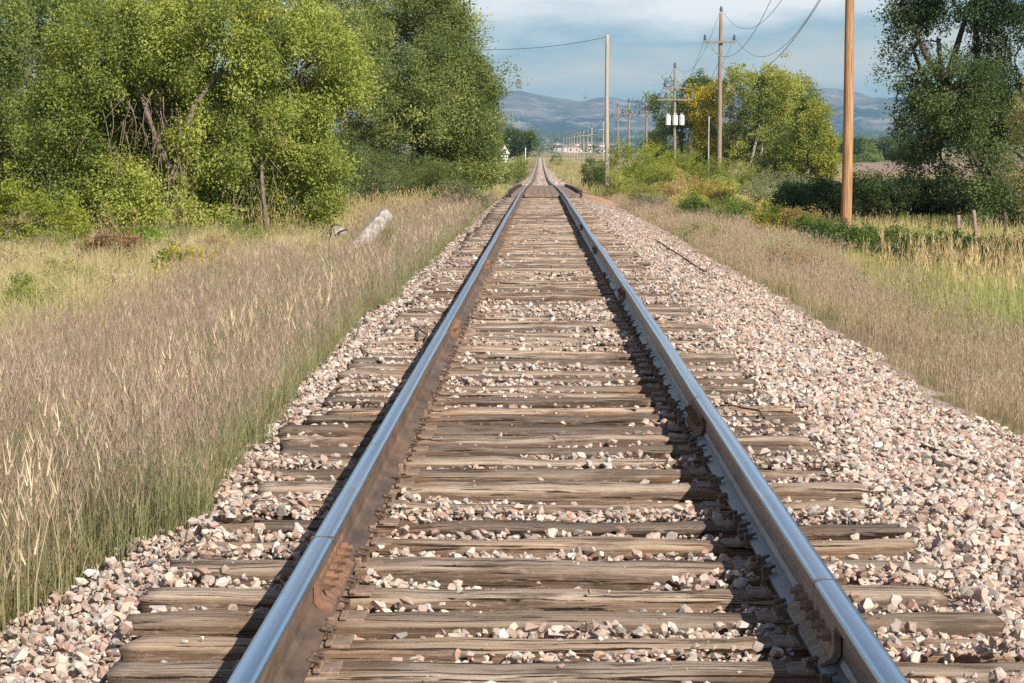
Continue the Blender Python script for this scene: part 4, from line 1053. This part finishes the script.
# another of the same row, whose shade falls on the shrubs
plant('deciduous_tree', 'dark tree mostly outside the right edge behind the leaning one', 'tree',
      [((21.5, 90, 5.0), (3.6, 3.4, 3.4)), ((20.5, 94, 3.2), (3, 3, 2.4)), ((24, 92, 4), (3, 3, 3))], (21.5, 91, float(gz(21.5, 91))), 1000, 30, 0.42, 0.18, (.04, .07, .025), (.1, .145, .045), 0.3, 'bark_dark', seedoff=37)
plant('deciduous_tree', 'tree just outside the right edge that shades the meadow', 'tree',
      [((14.6, 44, 4.6), (2.6, 2.6, 2.0)), ((15.6, 46, 3.4), (2.2, 2.4, 1.8))], (14.8, 44.5, float(gz(14.8, 44.5))), 700, 34, 0.3, 0.13, (.05, .09, .03), (.13, .18, .05), 0.2, 'bark_dark', seedoff=39)
# pale leaved small tree at the right edge
Y = 58
plant('small_tree', 'small pale yellow-leaved tree cut off by the right edge', 'tree',
      [lob(1024, 125, Y, 17, 28), lob(1022, 165, Y, 16, 26), lob(1042, 105, Y, 24, 34), lob(1040, 195, Y, 24, 24)], gbase(1038, Y), 520, 26, 0.14, 0.06, (.30, .28, .12), (.46, .42, .2), 0.07, 'bark', gap=0.44, twigs=60, seedoff=41)

# tree line beyond the field
px = 798
k = 0
fl = ['rounded', 'taller', 'bushy', 'spreading', 'dense', 'paler', 'narrow', 'broad', 'loose']
while px < 925:
    Yt = 820+RNG.uniform(-25, 40); hpx = RNG.uniform(20, 28)
    pale = RNG.random() < 0.35
    a, b = ((.10, .15, .04), (.22, .27, .07)) if pale else ((.05, .085, .03), (.13, .17, .05))
    g0 = gbase(px, Yt); s = Yt/F; rx = RNG.uniform(11, 15)*s; H = hpx*s
    plant('far_tree', '%s tree beyond the ploughed field, %s from the left in its row' % (fl[k % 9], ordinal(k+1)), 'tree',
          [((g0[0], Yt, g0[2]+H*.62), (rx, rx, H*.4)), ((g0[0]+rx*.5, Yt-3, g0[2]+H*.32), (rx, rx, H*.32))], g0, 150, 26, 1.3, 0.75, a, b, 0.3, 'bark', group='trees beyond the ploughed field', gap=0.34, twigs=6, seedoff=px)
    px += RNG.uniform(11, 16); k += 1
# green hedge strip in front of that line
px = 803; k = 0
while px < 880:
    Yt = 775; g0 = gbase(px, Yt); s = Yt/F
    plant('shrub', 'light green shrub at the far edge of the field, %s from the left' % ordinal(k+1), 'shrub', [((g0[0], Yt, g0[2]+1.2), (3.4, 2.5, 1.6))], g0, 60, 22, 0.7, 0.5, (.12, .19, .04), (.22, .30, .07), 0.06, 'bark', group='light green shrubs edging the field', twigs=3, seedoff=px)
    px += 13; k += 1
# left mid-distance trees
Y = 560
plant('deciduous_tree', 'round dark green tree left of the vanishing rails', 'tree', [lob(524, 143, Y, 13, 13), lob(514, 147, Y, 12, 11), lob(533, 148, Y, 8, 9), lob(505, 142, Y, 12, 14)], gbase(522, Y), 420, 28, 0.8, 0.4, (.055, .09, .03), (.14, .19, .055), 0.25, 'bark', gap=0.36, seedoff=43, twigs=10)
for k, (px, py, rx, rz, Ys, l) in enumerate([(498, 172, 14, 10, 190, 'green bush by the left gravel beyond the plank deck'), (512, 166, 12, 6, 260, 'yellow-green bush close to the far left of the track'),
                                          (522, 163, 8, 4, 330, 'small far yellow-green bush left of the rails'), (556, 156, 7, 2.5, 620, 'tiny dark bush right of the vanishing rails')]):
    X = (px-CX)*Ys/F+CAM[0]; g0 = float(gz(X, Ys)); top = CAM[2]+(HY-(py-rz))*Ys/F; hgt = max(top-g0, 0.5); rxx = rx*Ys/F
    plant('shrub', l, 'shrub', [((X, Ys, g0+hgt*.5), (rxx, rxx, hgt*.5))], (X, Ys, g0), 120, 26, 0.35, 0.16, (.13, .18, .04), (.30, .33, .08), 0.03, 'twig', twigs=6, seedoff=px)

# ------------------------------------------------------------------ far woods, town, mountains
def woods(name, label, n, xr, yr, h):
    x = RNG.uniform(*xr, n); y = RNG.uniform(*yr, n); z = gz(x, y)
    per = 60; i = np.repeat(np.arange(n), per); k = len(i)
    hh = h*RNG.uniform(0.6, 1.2, n)
    c = np.stack([x[i]+RNG.normal(0, h*.45, k), y[i]+RNG.normal(0, h*.45, k), z[i]+hh[i]*np.clip(RNG.normal(.5, .25, k), 0.02, 1)], -1)
    cols = cmix((.04, .07, .03), (.11, .14, .05), n)[i]*RNG.uniform(.8, 1.2, (k, 1))
    v, f, co = leaf_cloud(c, np.full(k, h*.32), cols, np.zeros((k, 3)))
    tag(mesh_np(name, v, f, M['leaf'], col=co), label, 'woods', kind='stuff')
woods('far_woods', 'dark far woods in a band below the mountains', 900, (-900, 3200), (5200, 6200), 17)
woods('far_woods', 'faint blue-green wooded foothills under the mountains', 900, (-1800, 3600), (7300, 8900), 20)
woods('far_woods', 'scattered tree cover among the distant pale houses', 330, (-300, 700), (1700, 4200), 6)

def house(x, y, w, d, h, wall, label, rot):
    z = float(gz(x, y))-0.3
    r = empty('distant_house', (x, y, z), rot); tag(r, label, 'house', 'pale houses far down the line')
    bm = bmesh.new(); add_box(bm, (0, 0, h/2), (w, d, h)); bm_obj('wall', bm, wall, r)
    bm = bmesh.new(); rh = w*0.24
    a = [bm.verts.new(p) for p in ((-w/2-.4, -d/2-.4, h), (w/2+.4, -d/2-.4, h), (0, -d/2-.4, h+rh), (-w/2-.4, d/2+.4, h), (w/2+.4, d/2+.4, h), (0, d/2+.4, h+rh))]
    for q in ((0, 1, 2), (3, 5, 4), (0, 2, 5, 3), (1, 4, 5, 2), (0, 3, 4, 1)): bm.faces.new([a[i] for i in q])
    bm_obj('roof', bm, M['roof'], r)
    for k in range(max(2, int(w/4))):
        bm = bmesh.new(); add_box(bm, (-w/2+(k+.5)*w/max(2, int(w/4)), -d/2-.03, h*.55), (1.4, .12, 1.5)); bm_obj('window', bm, M['glass'], r)
hs = [(562, 2400, 'house_white'), (568, 2600, 'house_tan'), (573, 2200, 'house_pink'), (578, 2500, 'house_white'), (583, 2250, 'house_white'), (587, 2400, 'house_tan'),
      (591, 2600, 'house_white'), (595, 2300, 'house_pink'), (553, 2800, 'house_tan'), (547, 3000, 'house_white'), (600, 2500, 'house_white'), (566, 3200, 'house_pink'),
      (576, 3300, 'house_white'), (586, 3300, 'house_tan'), (557, 3400, 'house_white'), (572, 2900, 'house_tan'), (610, 2600, 'house_tan'), (620, 2500, 'house_white')]
for k, (px, Yh, m) in enumerate(sorted(hs)):
    colr = {'house_white': 'white', 'house_tan': 'tan', 'house_pink': 'pinkish'}[m]
    house((px-CX)*Yh/F, Yh, RNG.uniform(7, 15), RNG.uniform(8, 14), RNG.uniform(4, 8.5), M[m], '%s distant house, %s from the left among those down the line' % (colr, ordinal(k+1)), RNG.uniform(-.5, .5))
# small white gabled shed left of the line
Yh = 520; x = (504-CX)*Yh/F; z = float(gz(x, Yh))
zb = CAM[2]+(HY-158)*Yh/F
shed = empty('gabled_shed', (x, Yh, z)); tag(shed, 'tiny white steep-gabled shed at the tree edge left of the far rails', 'shed')
bm = bmesh.new(); add_box(bm, (0, 0, (zb-z+1.0)/2), (1.5, 2.4, zb-z+1.0)); bm_obj('wall', bm, M['house_white'], shed)
bm = bmesh.new(); h = zb-z+1.0
a = [bm.verts.new(p) for p in ((-1.15, -1.5, h-.1), (1.15, -1.5, h-.1), (0, -1.5, h+1.7), (-1.15, 1.5, h-.1), (1.15, 1.5, h-.1), (0, 1.5, h+1.7))]
for q in ((0, 1, 2), (3, 5, 4), (0, 2, 5, 3), (1, 4, 5, 2), (0, 3, 4, 1)): bm.faces.new([a[i] for i in q])
bm_obj('roof', bm, M['house_white'], shed)
bm = bmesh.new(); add_box(bm, (0, -1.53, h+.4), (.6, .06, .7)); bm_obj('window', bm, M['glass'], shed)

# mountains
def ridge(px):
    return np.interp(px, [-600, 380, 440, 490, 508, 518, 528, 546, 566, 580, 598, 612, 627, 660, 720, 780, 805, 820, 835, 856, 872, 890, 930, 1000, 1500],
                         [110, 96, 100, 94, 91, 89.5, 93, 96.5, 100, 103, 98.5, 97, 99, 104, 98, 94, 90, 87.5, 88, 91, 96, 99, 96, 100, 110])
mx = np.linspace(-5200, 5600, 420); my = np.linspace(8800, 13600, 120)
def mz(x, y):
    cr = (HY-ridge(CX+x/12000*F))*12000/F
    t = np.clip((y-8800)/3200, 0, 1); back = np.clip((y-12000)/1600, 0, 1)
    foot = 50+55*np.clip((y-8800)/900, 0, 1)+25*fbm(x*0.0011, y*0.0011, o=3)
    r = 1-np.abs(2*fbm(x*0.0022+4, y*0.0007, o=5)-1)
    z = foot+(cr-foot)*(t**1.3)*(1-0.5*back)
    z = z+(r-0.8)*130*t*(1-np.clip(t-0.72, 0, 1)/0.28*0.85)*(1-back)+(fbm(x*0.005, y*0.0025, o=5)-0.5)*95*t*(1-np.clip(t-0.75, 0, 1)/0.25*0.8)
    return z+CAM[2]-4
tag(grid_sheet('mountains', mx, my, mz, M['mountain']), 'hazy blue mountain range on the horizon', kind='structure')

# ------------------------------------------------------------------ poles and wires
def insul(bm, x, y, z, s=1.0):
    for (a, r) in ((0.0, .05), (.06, .085), (.13, .07), (.19, .04)):
        add_cyl(bm, (x, y, z+a*s), (x, y, z+(a+.05)*s), r*s, r*.8*s, 8)
def pole(name, label, px, Y, py_top, r0, r1, mat, arms=(), cans=False, top_ins=True, group=None, lean=0.0, ins_s=1.0, X=None):
    X = (px-CX)*Y/F+CAM[0] if X is None else X
    z0 = float(gz(X, Y)); zt = CAM[2]+(HY-py_top)*Y/F; H = zt-z0
    r = empty(name, (X, Y, z0)); tag(r, label, 'utility pole', group)
    n = 14 if Y < 260 else 6
    w = np.linspace(0, 1, 16)[:, None]
    pts = np.array([[0, 0, -.3]])*(1-w)+np.array([[lean, 0, H]])*w+np.sin(w*7)*np.array([[.015, .01, 0]])
    v, f = tube_arrays(pts, r0+(r1-r0)*w[:, 0], n)
    v = np.vstack([v, pts[-1]+[0, 0, .04]]); b = 15*n; cap = [(b+j, b+(j+1) % n, len(v)-1, len(v)-1) for j in range(n)]
    me = bpy.data.meshes.new('pole'); me.from_pydata(v.tolist(), [], [tuple(q) for q in f.tolist()]+[c[:3] for c in cap]); me.update()
    me.polygons.foreach_set('use_smooth', [True]*len(me.polygons)); me.materials.append(mat)
    o = bpy.data.objects.new('post', me); C.objects.link(o); o.parent = r
    att = {}
    if top_ins:
        bm = bmesh.new(); add_cyl(bm, (lean, 0, H), (lean, 0, H+.14), .02); insul(bm, lean, 0, H+.12, 1.2*ins_s); bm_obj('insulator', bm, M['insul'], r)
        att['top'] = (X+lean, Y, z0+H+.35)
    for ai, (dz, hw, pins, brace) in enumerate(arms):
        bm = bmesh.new(); add_box(bm, (0, -r0-.05, H-dz), (2*hw, .11, .13), bevel=.01)
        a = bm_obj('crossarm', bm, mat, r)
        if brace:
            bm = bmesh.new()
            add_cyl(bm, (-hw*.85, -r0-.04, H-dz-.05), (0, -r0*.9, H-dz-hw*.85), .022, n=6)
            bm_obj('brace', bm, M['galv'], r)
        for pi, p in enumerate(pins):
            bm = bmesh.new(); add_cyl(bm, (p, -r0-.05, H-dz+.06), (p, -r0-.05, H-dz+.15), .02, n=6); insul(bm, p, -r0-.05, H-dz+.12, 1.2*ins_s)
            bm_obj('insulator', bm, M['insul'], r); att[(ai, pi)] = (X+p, Y-r0-.05, z0+H-dz+.35)
    if cans:
        for p in (-.62, 0.02, .62):
            bm = bmesh.new(); z = H-5.05
            bmc = [(.0, .20), (.03, .235), (.78, .235), (.82, .25), (.88, .22), (.93, .06)]
            for i in range(len(bmc)-1):
                add_cyl(bm, (p, -r0-.3, z+bmc[i][0]), (p, -r0-.3, z+bmc[i+1][0]), bmc[i][1], bmc[i+1][1], 14, caps=(i in (0, 4)))
            add_cyl(bm, (p+.08, -r0-.3, z+.88), (p+.08, -r0-.3, z+1.12), .035, .025, 8); add_cyl(bm, (p-.08, -r0-.3, z+.88), (p-.08, -r0-.3, z+1.12), .035, .025, 8)
            bm_obj('transformer', bm, M['can'], r)
        bm = bmesh.new(); add_box(bm, (0, -r0-.03, H-4.5), (1.3, .07, .1)); bm_obj('mounting_bar', bm, M['galv'], r)
    return r, att

PG = 'power poles following the right side of the track'
pA = pole('utility_pole', 'thick orange-brown wooden pole standing in the meadow, nearest of all', 845, 76, -140, 0.165, 0.12, M['pole_new'], arms=((.75, 1.0, (-.9, .9), True),), group=PG, lean=.12)
pB = pole('utility_pole', 'tall brown pole with one crossarm and three dark insulators', 718, 158, 15, 0.16, 0.115, M['pole_old'], arms=((1.75, 1.0, (-.9, .9), True),), group=PG, lean=.10, ins_s=1.15)
pC = pole('utility_pole', 'brown pole carrying three white transformers before the dark cottonwood', 674, 232, 70, 0.15, 0.11, M['pole_old'], arms=((1.7, 1.0, (-.9, .9), True), (2.75, 1.6, (-1.5, -.8, .8, 1.5), False)), cans=True, group=PG, ins_s=1.7)
far = [(646, 320, 103, 'plain brown pole with dark cap insulator left of the cottonwoods'), (628.5, 372, 103.5, 'brown pole second left of the cottonwoods, pale box low down'),
       (617.5, 420, 108, 'brown pole just right of the tall grey pole'), (603, 520, 122, 'small pole close behind the tall grey pole on its left'),
       (591.5, 600, 128, 'small far pole with insulators, first clear one left of the tall grey pole'), (587.5, 690, 130, 'small far pole, second left of the tall grey pole')]
atts = []
for (px, Yp, pt, l) in far:
    big = Yp < 450
    atts.append(pole('utility_pole', l, px, Yp, pt, .16, .13, M['pole_old'] if big else M['pole_grey'], arms=((1.6, 1.0, (-.9, .9), False),), group=PG, ins_s=2.0)[1])
px = [583.5, 580, 577, 574, 571.5, 569, 566.5, 563.5]
for k, p in enumerate(px):
    Yp = 760+k*95
    atts.append(pole('utility_pole', 'thread-thin distant pole, %s in the cluster before the pale houses' % ordinal(k+1), p, Yp, 131+k*0.9, .17, .14, M['pole_grey'], arms=((1.4, 1.0, (-.9, .9), False),), group=PG, ins_s=1.8)[1])
pole('tall_bare_pole', 'tall bare grey pole without crossarm nearest the track on the right', 606.5, 165, 36, 0.15, 0.11, M['pole_grey'], top_ins=False)
bare = [o for o in C.objects if o.name.startswith('tall_bare_pole')][0]
pole('metal_pole', 'thin grey metal pole in front of the golden cottonwood', 708, 172, 117, .055, .045, M['galv'], top_ins=False)
pole('marker_post', 'thin white post at the far tree left of the rails', 525.5, 500, 148, .10, .10, M['house_white'], top_ins=False)
for o in C.objects:
    if o.name.startswith(('metal_pole', 'marker_post')): o['category'] = 'post'

def sagwire(pts, sag, r):
    out = []
    for i in range(len(pts)-1):
        a, b = np.array(pts[i]), np.array(pts[i+1]); n = 26 if i < 2 else 6
        t = np.linspace(0, 1, n, endpoint=(i == len(pts)-2))[:, None]
        p = a+(b-a)*t; p[:, 2:3] -= sag[min(i, len(sag)-1)]*4*t*(1-t); out.append(p)
    p = np.concatenate(out); T = Tubes(); T.add(p, np.maximum(r, p[:, 1]/F*0.14), 5); return T
chain = [pA[1], pB[1], pC[1]]+atts
for key, l in (('top', 'highest overhead wire running from pole tip to pole tip'), ((0, 0), 'overhead wire along the track-side ends of the crossarms'), ((0, 1), 'overhead wire along the outer ends of the crossarms')):
    T = sagwire([c[key] for c in chain], [3.0, 1.9, 1.0], 0.011); tag(T.build('power_wire', M['wire']), l, 'wire', 'overhead wires of the pole line')
low = []
for (rt, at), dz in ((pA, 3.2), (pB, 3.35), (pC, 3.6)):
    low.append((at['top'][0]-.15, at['top'][1]-.15, at['top'][2]-dz))
tag(sagwire(low, [2.0, 1.4], 0.013).build('power_wire', M['wire']), 'lowest overhead wire, below the crossarms of the three nearest poles', 'wire', 'overhead wires of the pole line')
# messenger wire from the bare pole into the left trees
b0 = (bare.location.x, 165, CAM[2]+(HY-38)*165/F); b1 = tuple(px2(392, 40, 172))
tag(sagwire([b0, b1], [0.75], 0.017).build('cable', M['wire']), 'single dark cable from the bare grey pole to the dark green tree', 'cable')

# fence posts
for (px, pt, Yf, lean, l) in ((957, 215, 66, .0, 'pale squat wooden fence post, left of three'), (976, 210, 67, -.10, 'thin leaning fence post, middle of three'), (1003.5, 212, 69, .0, 'dark upright fence post in shade, right of three')):
    X = (px-CX)*Yf/F+CAM[0]; z0 = float(gz(X, Yf)); H = CAM[2]+(HY-pt)*Yf/F-z0
    w = np.linspace(0, 1, 7)[:, None]; pts = np.array([[0, 0, -.1]])*(1-w)+np.array([[lean, 0, H]])*w
    T = Tubes(); T.add(np.vstack([pts, pts[-1]+[0, 0, .012]]), np.concatenate([.055-.008*w[:, 0]+RNG.uniform(-.003, .003, 7), [0.002]]), 8)
    o = T.build('fence_post', M['pole_old'] if px < 990 else M['bark_dark']); o.location = (X, Yf, z0)
    tag(o, l, 'fence post', 'fence posts by the big right tree')

# ------------------------------------------------------------------ logs, scraps
def log_mesh(name, p0, p1, r0, r1, mat, label, cat='log', jag=0.25, n=14, flat=1.0, hole=False):
    p0, p1 = np.array(p0, float), np.array(p1, float); m = 18
    u = np.linspace(0, 1, m); L = np.linalg.norm(p1-p0)
    d = (p1-p0)/L; a = np.cross(d, [0.1, 1, 0.2]); a /= np.linalg.norm(a); b = np.cross(d, a)
    an = np.arange(n)*2*PI/n
    V = np.zeros((m, n, 3))
    for i, t in enumerate(u):
        rr = (r0+(r1-r0)*t)*(0.78+0.5*fbm(np.cos(an)*1.6+t*1.2+p0[0], np.sin(an)*1.6, np.full(n, t*2.0), o=3))
        rr = rr*(1-.18*(np.sin(an*2+1.0) > .55))
        endj = jag*r0*(fbm(np.cos(an)*3+8, np.sin(an)*3, o=2)-.5)*2*(1 if i in (0, m-1) else 0)
        V[i] = p0+d*(L*t)+a*(np.cos(an)*rr)[:, None]+b*(np.sin(an)*rr*flat)[:, None]+d*endj[:, None]
    v = V.reshape(-1, 3)-p0; f = []
    for i in range(m-1):
        for j in range(n): f.append((i*n+j, i*n+(j+1) % n, (i+1)*n+(j+1) % n, (i+1)*n+j))
    me = bpy.data.meshes.new(name); b0 = (m-1)*n
    me.from_pydata(v.tolist(), [], f+[tuple(range(n))[::-1], tuple(range(b0, b0+n))]); me.update(); me.materials.append(mat); me.materials.append(M['bark'] if cat == 'log' else mat)
    me.polygons.foreach_set('use_smooth', [False]*(len(f)+2)); me.polygons.foreach_set('material_index', [0]*len(f)+[1, 1])
    b_ = bmesh.new(); b_.from_mesh(me); bmesh.ops.recalc_face_normals(b_, faces=b_.faces); b_.to_mesh(me); b_.free()
    o = bpy.data.objects.new(name, me); C.objects.link(o); o.location = tuple(p0); tag(o, label, cat); return o
log_mesh('driftwood_log', px2(344, 262, 59.6), px2(387, 213, 60.6), .25, .19, M['driftwood'], 'thick silver-grey split log propped up in the dry grass', flat=.75)
log_mesh('driftwood_log', px2(304, 264, 59.6), px2(342, 230, 60.4), .19, .13, M['driftwood'], 'smaller grey knotted log left of the thick silver one', flat=.8)
st = [((326, 236), (346, 226), .06), ((330, 234), (341, 242), .05), ((318, 242), (334, 228), .05)]
stump = empty('root_stump', tuple(px2(330, 240, 59.6))); tag(stump, 'tangled dark broken roots lying on the smaller log', 'stump')
T = Tubes(); w = np.linspace(0, 1, 8)[:, None]
for k in range(9):
    a = px2(RNG.uniform(318, 340), RNG.uniform(232, 244), 59.6)-np.array(stump.location); e = px2(RNG.uniform(322, 348), RNG.uniform(224, 242), 59.2)-np.array(stump.location)
    T.add(a*(1-w)+e*w+np.sin(w*PI)*RNG.normal(0, .12, 3), RNG.uniform(.025, .055)*(1-.6*w[:, 0]), 6)
T.build('roots', M['bark'], stump)

def on_ballast(px, py, dz=0.03):
    # walk along the view ray until it meets the gravel
    d = np.array([(px-CX)/F, 1.0, (HY-py)/F]); Yv = 5.0
    while Yv < 200:
        p = np.array(CAM)+d*Yv
        if p[2] <= max(float(bz(p[0], Yv)), -9)+dz: return p
        Yv += 0.01
    return p
def stick(name, a, b, r, mat, label, cat='stick', sag=0.0, flat=.6):
    p0, p1 = on_ballast(*a), on_ballast(*b)
    log_mesh(name, p0+[0, 0, .01], p1+[0, 0, .01], r, r*.7, mat, label, cat, n=8, flat=flat)
stick('wood_scrap', (217, 521), (306, 534), .028, M['scrap'], 'long splintered dark board on the gravel left of the rail', 'wood scrap')
stick('wood_scrap', (196, 540), (262, 536), .05, M['scrap'], 'dark broken sleeper chunk beside the splintered board', 'wood scrap')
stick('wood_scrap', (235, 547), (275, 543), .022, M['scrap'], 'short brown wood sliver below the splintered board', 'wood scrap')
stick('fallen_stick', (920, 447), (985, 468), .014, M['bark_dark'], 'thin dark stick on the right gravel, upper of two')
stick('fallen_stick', (935, 465), (1018, 487), .016, M['bark_dark'], 'long dark stick on the right gravel, lower of two')
stick('fallen_stick', (655, 240), (690, 262), .02, M['bark_dark'], 'dark rope-like branch along the far right shoulder')
stick('fallen_stick', (684, 259), (716, 279), .02, M['bark_dark'], 'dark branch on the shoulder nearer than the rope-like one')
# bits of bent wire
T = Tubes(); p = [on_ballast(*q, dz=.05) for q in ((725, 411), (731, 410), (745, 414), (760, 416), (765, 424))]; T.add(np.array(p)+[0, 0, .03], [.006]*5, 6)
tag(T.build('bent_wire', M['spike']), 'bent black wire over a sleeper right of the right rail', 'wire')
p = [on_ballast(*q, dz=.04) for q in ((417, 345), (418, 333), (427, 338), (424, 350), (421, 364))]; T = Tubes(); T.add(np.array(p)+[0, 0, .03], [.008]*5, 6)
tag(T.build('bent_wire', M['spike']), 'small bent black wire left of the left rail', 'wire')

# ------------------------------------------------------------------ haze
bm = bmesh.new(); add_box(bm, (0, 7000, 198), (13500, 14800, 410))
hz = bm_obj('haze', bm, [])
m = bpy.data.materials.new('haze'); m.use_nodes = True; nt = m.node_tree; nt.nodes.clear()
o_ = nt.nodes.new('ShaderNodeOutputMaterial'); pv = nt.nodes.new('ShaderNodeVolumePrincipled'); nt.links.new(pv.outputs[0], o_.inputs['Volume'])
pv.inputs['Color'].default_value = (0.37, 0.69, 0.94, 1); pv.inputs['Density'].default_value = 7.0e-5; pv.inputs['Anisotropy'].default_value = 0.1
hz.data.materials.append(m); tag(hz, 'thin blue haze in the air', kind='stuff')

# ------------------------------------------------------------------ light
SUN = Vector((1.0, -1.3, 1.2)).normalized()
sd = bpy.data.lights.new('sun', 'SUN'); sd.energy = 5.0; sd.angle = math.radians(0.53); sd.color = (1.0, 0.92, 0.80)
so = bpy.data.objects.new('sun', sd); C.objects.link(so); so.rotation_euler = SUN.to_track_quat('Z', 'Y').to_euler(); so.location = (10, -10, 30)
el = math.asin(SUN.z); az = math.atan2(SUN.x, SUN.y)
w = bpy.data.worlds.new('World'); scene.world = w; w.use_nodes = True; nt = w.node_tree; nt.nodes.clear()
N = lambda t, **k: (lambda n: ([setattr(n, a, b) for a, b in k.items()], n)[1])(nt.nodes.new(t))
out = N('ShaderNodeOutputWorld'); sky = N('ShaderNodeTexSky', sky_type='NISHITA'); sky.sun_disc = False
sky.sun_elevation = el; sky.sun_rotation = az; sky.altitude = 1600; sky.dust_density = 0.6; sky.ozone_density = 2.0
bg = N('ShaderNodeBackground'); nt.links.new(sky.outputs[0], bg.inputs[0]); bg.inputs[1].default_value = 0.065
tc = N('ShaderNodeTexCoord'); mp = N('ShaderNodeMapping'); nt.links.new(tc.outputs['Generated'], mp.inputs[0]); mp.inputs['Scale'].default_value = (9, 2, 34)
nz = N('ShaderNodeTexNoise'); nt.links.new(mp.outputs[0], nz.inputs['Vector']); nz.inputs['Scale'].default_value = 1.0; nz.inputs['Detail'].default_value = 5; nz.inputs['Roughness'].default_value = .5
sp = N('ShaderNodeSeparateXYZ'); nt.links.new(tc.outputs['Generated'], sp.inputs[0])
# cloud bank: distant blue rain cloud low down, lit grey-white cloud above it, breaking up overhead
el_ = N('ShaderNodeMath', operation='MULTIPLY'); nt.links.new(sp.outputs[2], el_.inputs[0]); el_.inputs[1].default_value = 20.0
nn = N('ShaderNodeMath', operation='MULTIPLY_ADD'); nt.links.new(nz.outputs['Fac'], nn.inputs[0]); nn.inputs[1].default_value = 1.7; nt.links.new(el_.outputs[0], nn.inputs[2])
rp = N('ShaderNodeValToRGB'); nt.links.new(nn.outputs[0], rp.inputs[0])
cr = rp.color_ramp; cr.elements[0].position = 0.0
mr = N('ShaderNodeMapRange'); nt.links.new(nn.outputs[0], mr.inputs[0]); mr.inputs[1].default_value = 1.0; mr.inputs[2].default_value = 2.1
nt.links.new(mr.outputs[0], rp.inputs[0])
for p, c in ((0.0, srgb(106, 171, 192)), (0.45, srgb(126, 178, 194)), (0.72, srgb(168, 194, 203)), (1.0, srgb(226, 222, 212))):
    e = cr.elements[0] if p == 0 else (cr.elements[1] if p == 1.0 else cr.elements.new(p)); e.color = (*c, 1)
bg2 = N('ShaderNodeBackground'); nt.links.new(rp.outputs[0], bg2.inputs[0]); bg2.inputs[1].default_value = 0.72
# cover: full near the horizon, broken above
mk = N('ShaderNodeMapRange'); nt.links.new(sp.outputs[2], mk.inputs[0]); mk.inputs[1].default_value = 0.10; mk.inputs[2].default_value = 0.30; mk.inputs[3].default_value = 1.0; mk.inputs[4].default_value = 0.0
nz2 = N('ShaderNodeTexNoise'); nt.links.new(tc.outputs['Generated'], nz2.inputs['Vector']); nz2.inputs['Scale'].default_value = 2.2; nz2.inputs['Detail'].default_value = 6
m2 = N('ShaderNodeMapRange'); nt.links.new(nz2.outputs['Fac'], m2.inputs[0]); m2.inputs[1].default_value = 0.5; m2.inputs[2].default_value = 0.65; m2.inputs[4].default_value = 0.3
mxm = N('ShaderNodeMath', operation='MAXIMUM'); nt.links.new(mk.outputs[0], mxm.inputs[0]); nt.links.new(m2.outputs[0], mxm.inputs[1])
ms = N('ShaderNodeMixShader'); nt.links.new(mxm.outputs[0], ms.inputs[0]); nt.links.new(bg.outputs[0], ms.inputs[1]); nt.links.new(bg2.outputs[0], ms.inputs[2])
nt.links.new(ms.outputs[0], out.inputs[0])

# ------------------------------------------------------------------ camera
cd = bpy.data.cameras.new('camera'); cam = bpy.data.objects.new('camera', cd); C.objects.link(cam)
cd.sensor_width = 36.0; cd.lens = F/1024*36; cd.clip_start = 0.1; cd.clip_end = 40000
cam.location = CAM
# aim so the horizon sits at y=158 and the track vanishes at x=540
pitch = math.atan((341.5-HY)/F); yaw = math.atan((CX-512)/F)
cam.rotation_euler = (PI/2-pitch, 0, yaw)
scene.camera = cam
scene.view_settings.view_transform = 'Standard'; scene.view_settings.look = 'None'; scene.view_settings.exposure = 0.6; scene.view_settings.gamma = 1.0
scene.render.film_transparent = False
scene.cycles.use_denoising = False
scene.cycles.max_bounces = 6; scene.cycles.diffuse_bounces = 3; scene.cycles.glossy_bounces = 2; scene.cycles.transmission_bounces = 3; scene.cycles.volume_bounces = 0
scene.cycles.use_adaptive_sampling = True; scene.cycles.adaptive_threshold = 0.01
scene.cycles.sample_clamp_indirect = 6
scene.render.use_persistent_data = False
print('built', len(bpy.data.objects))
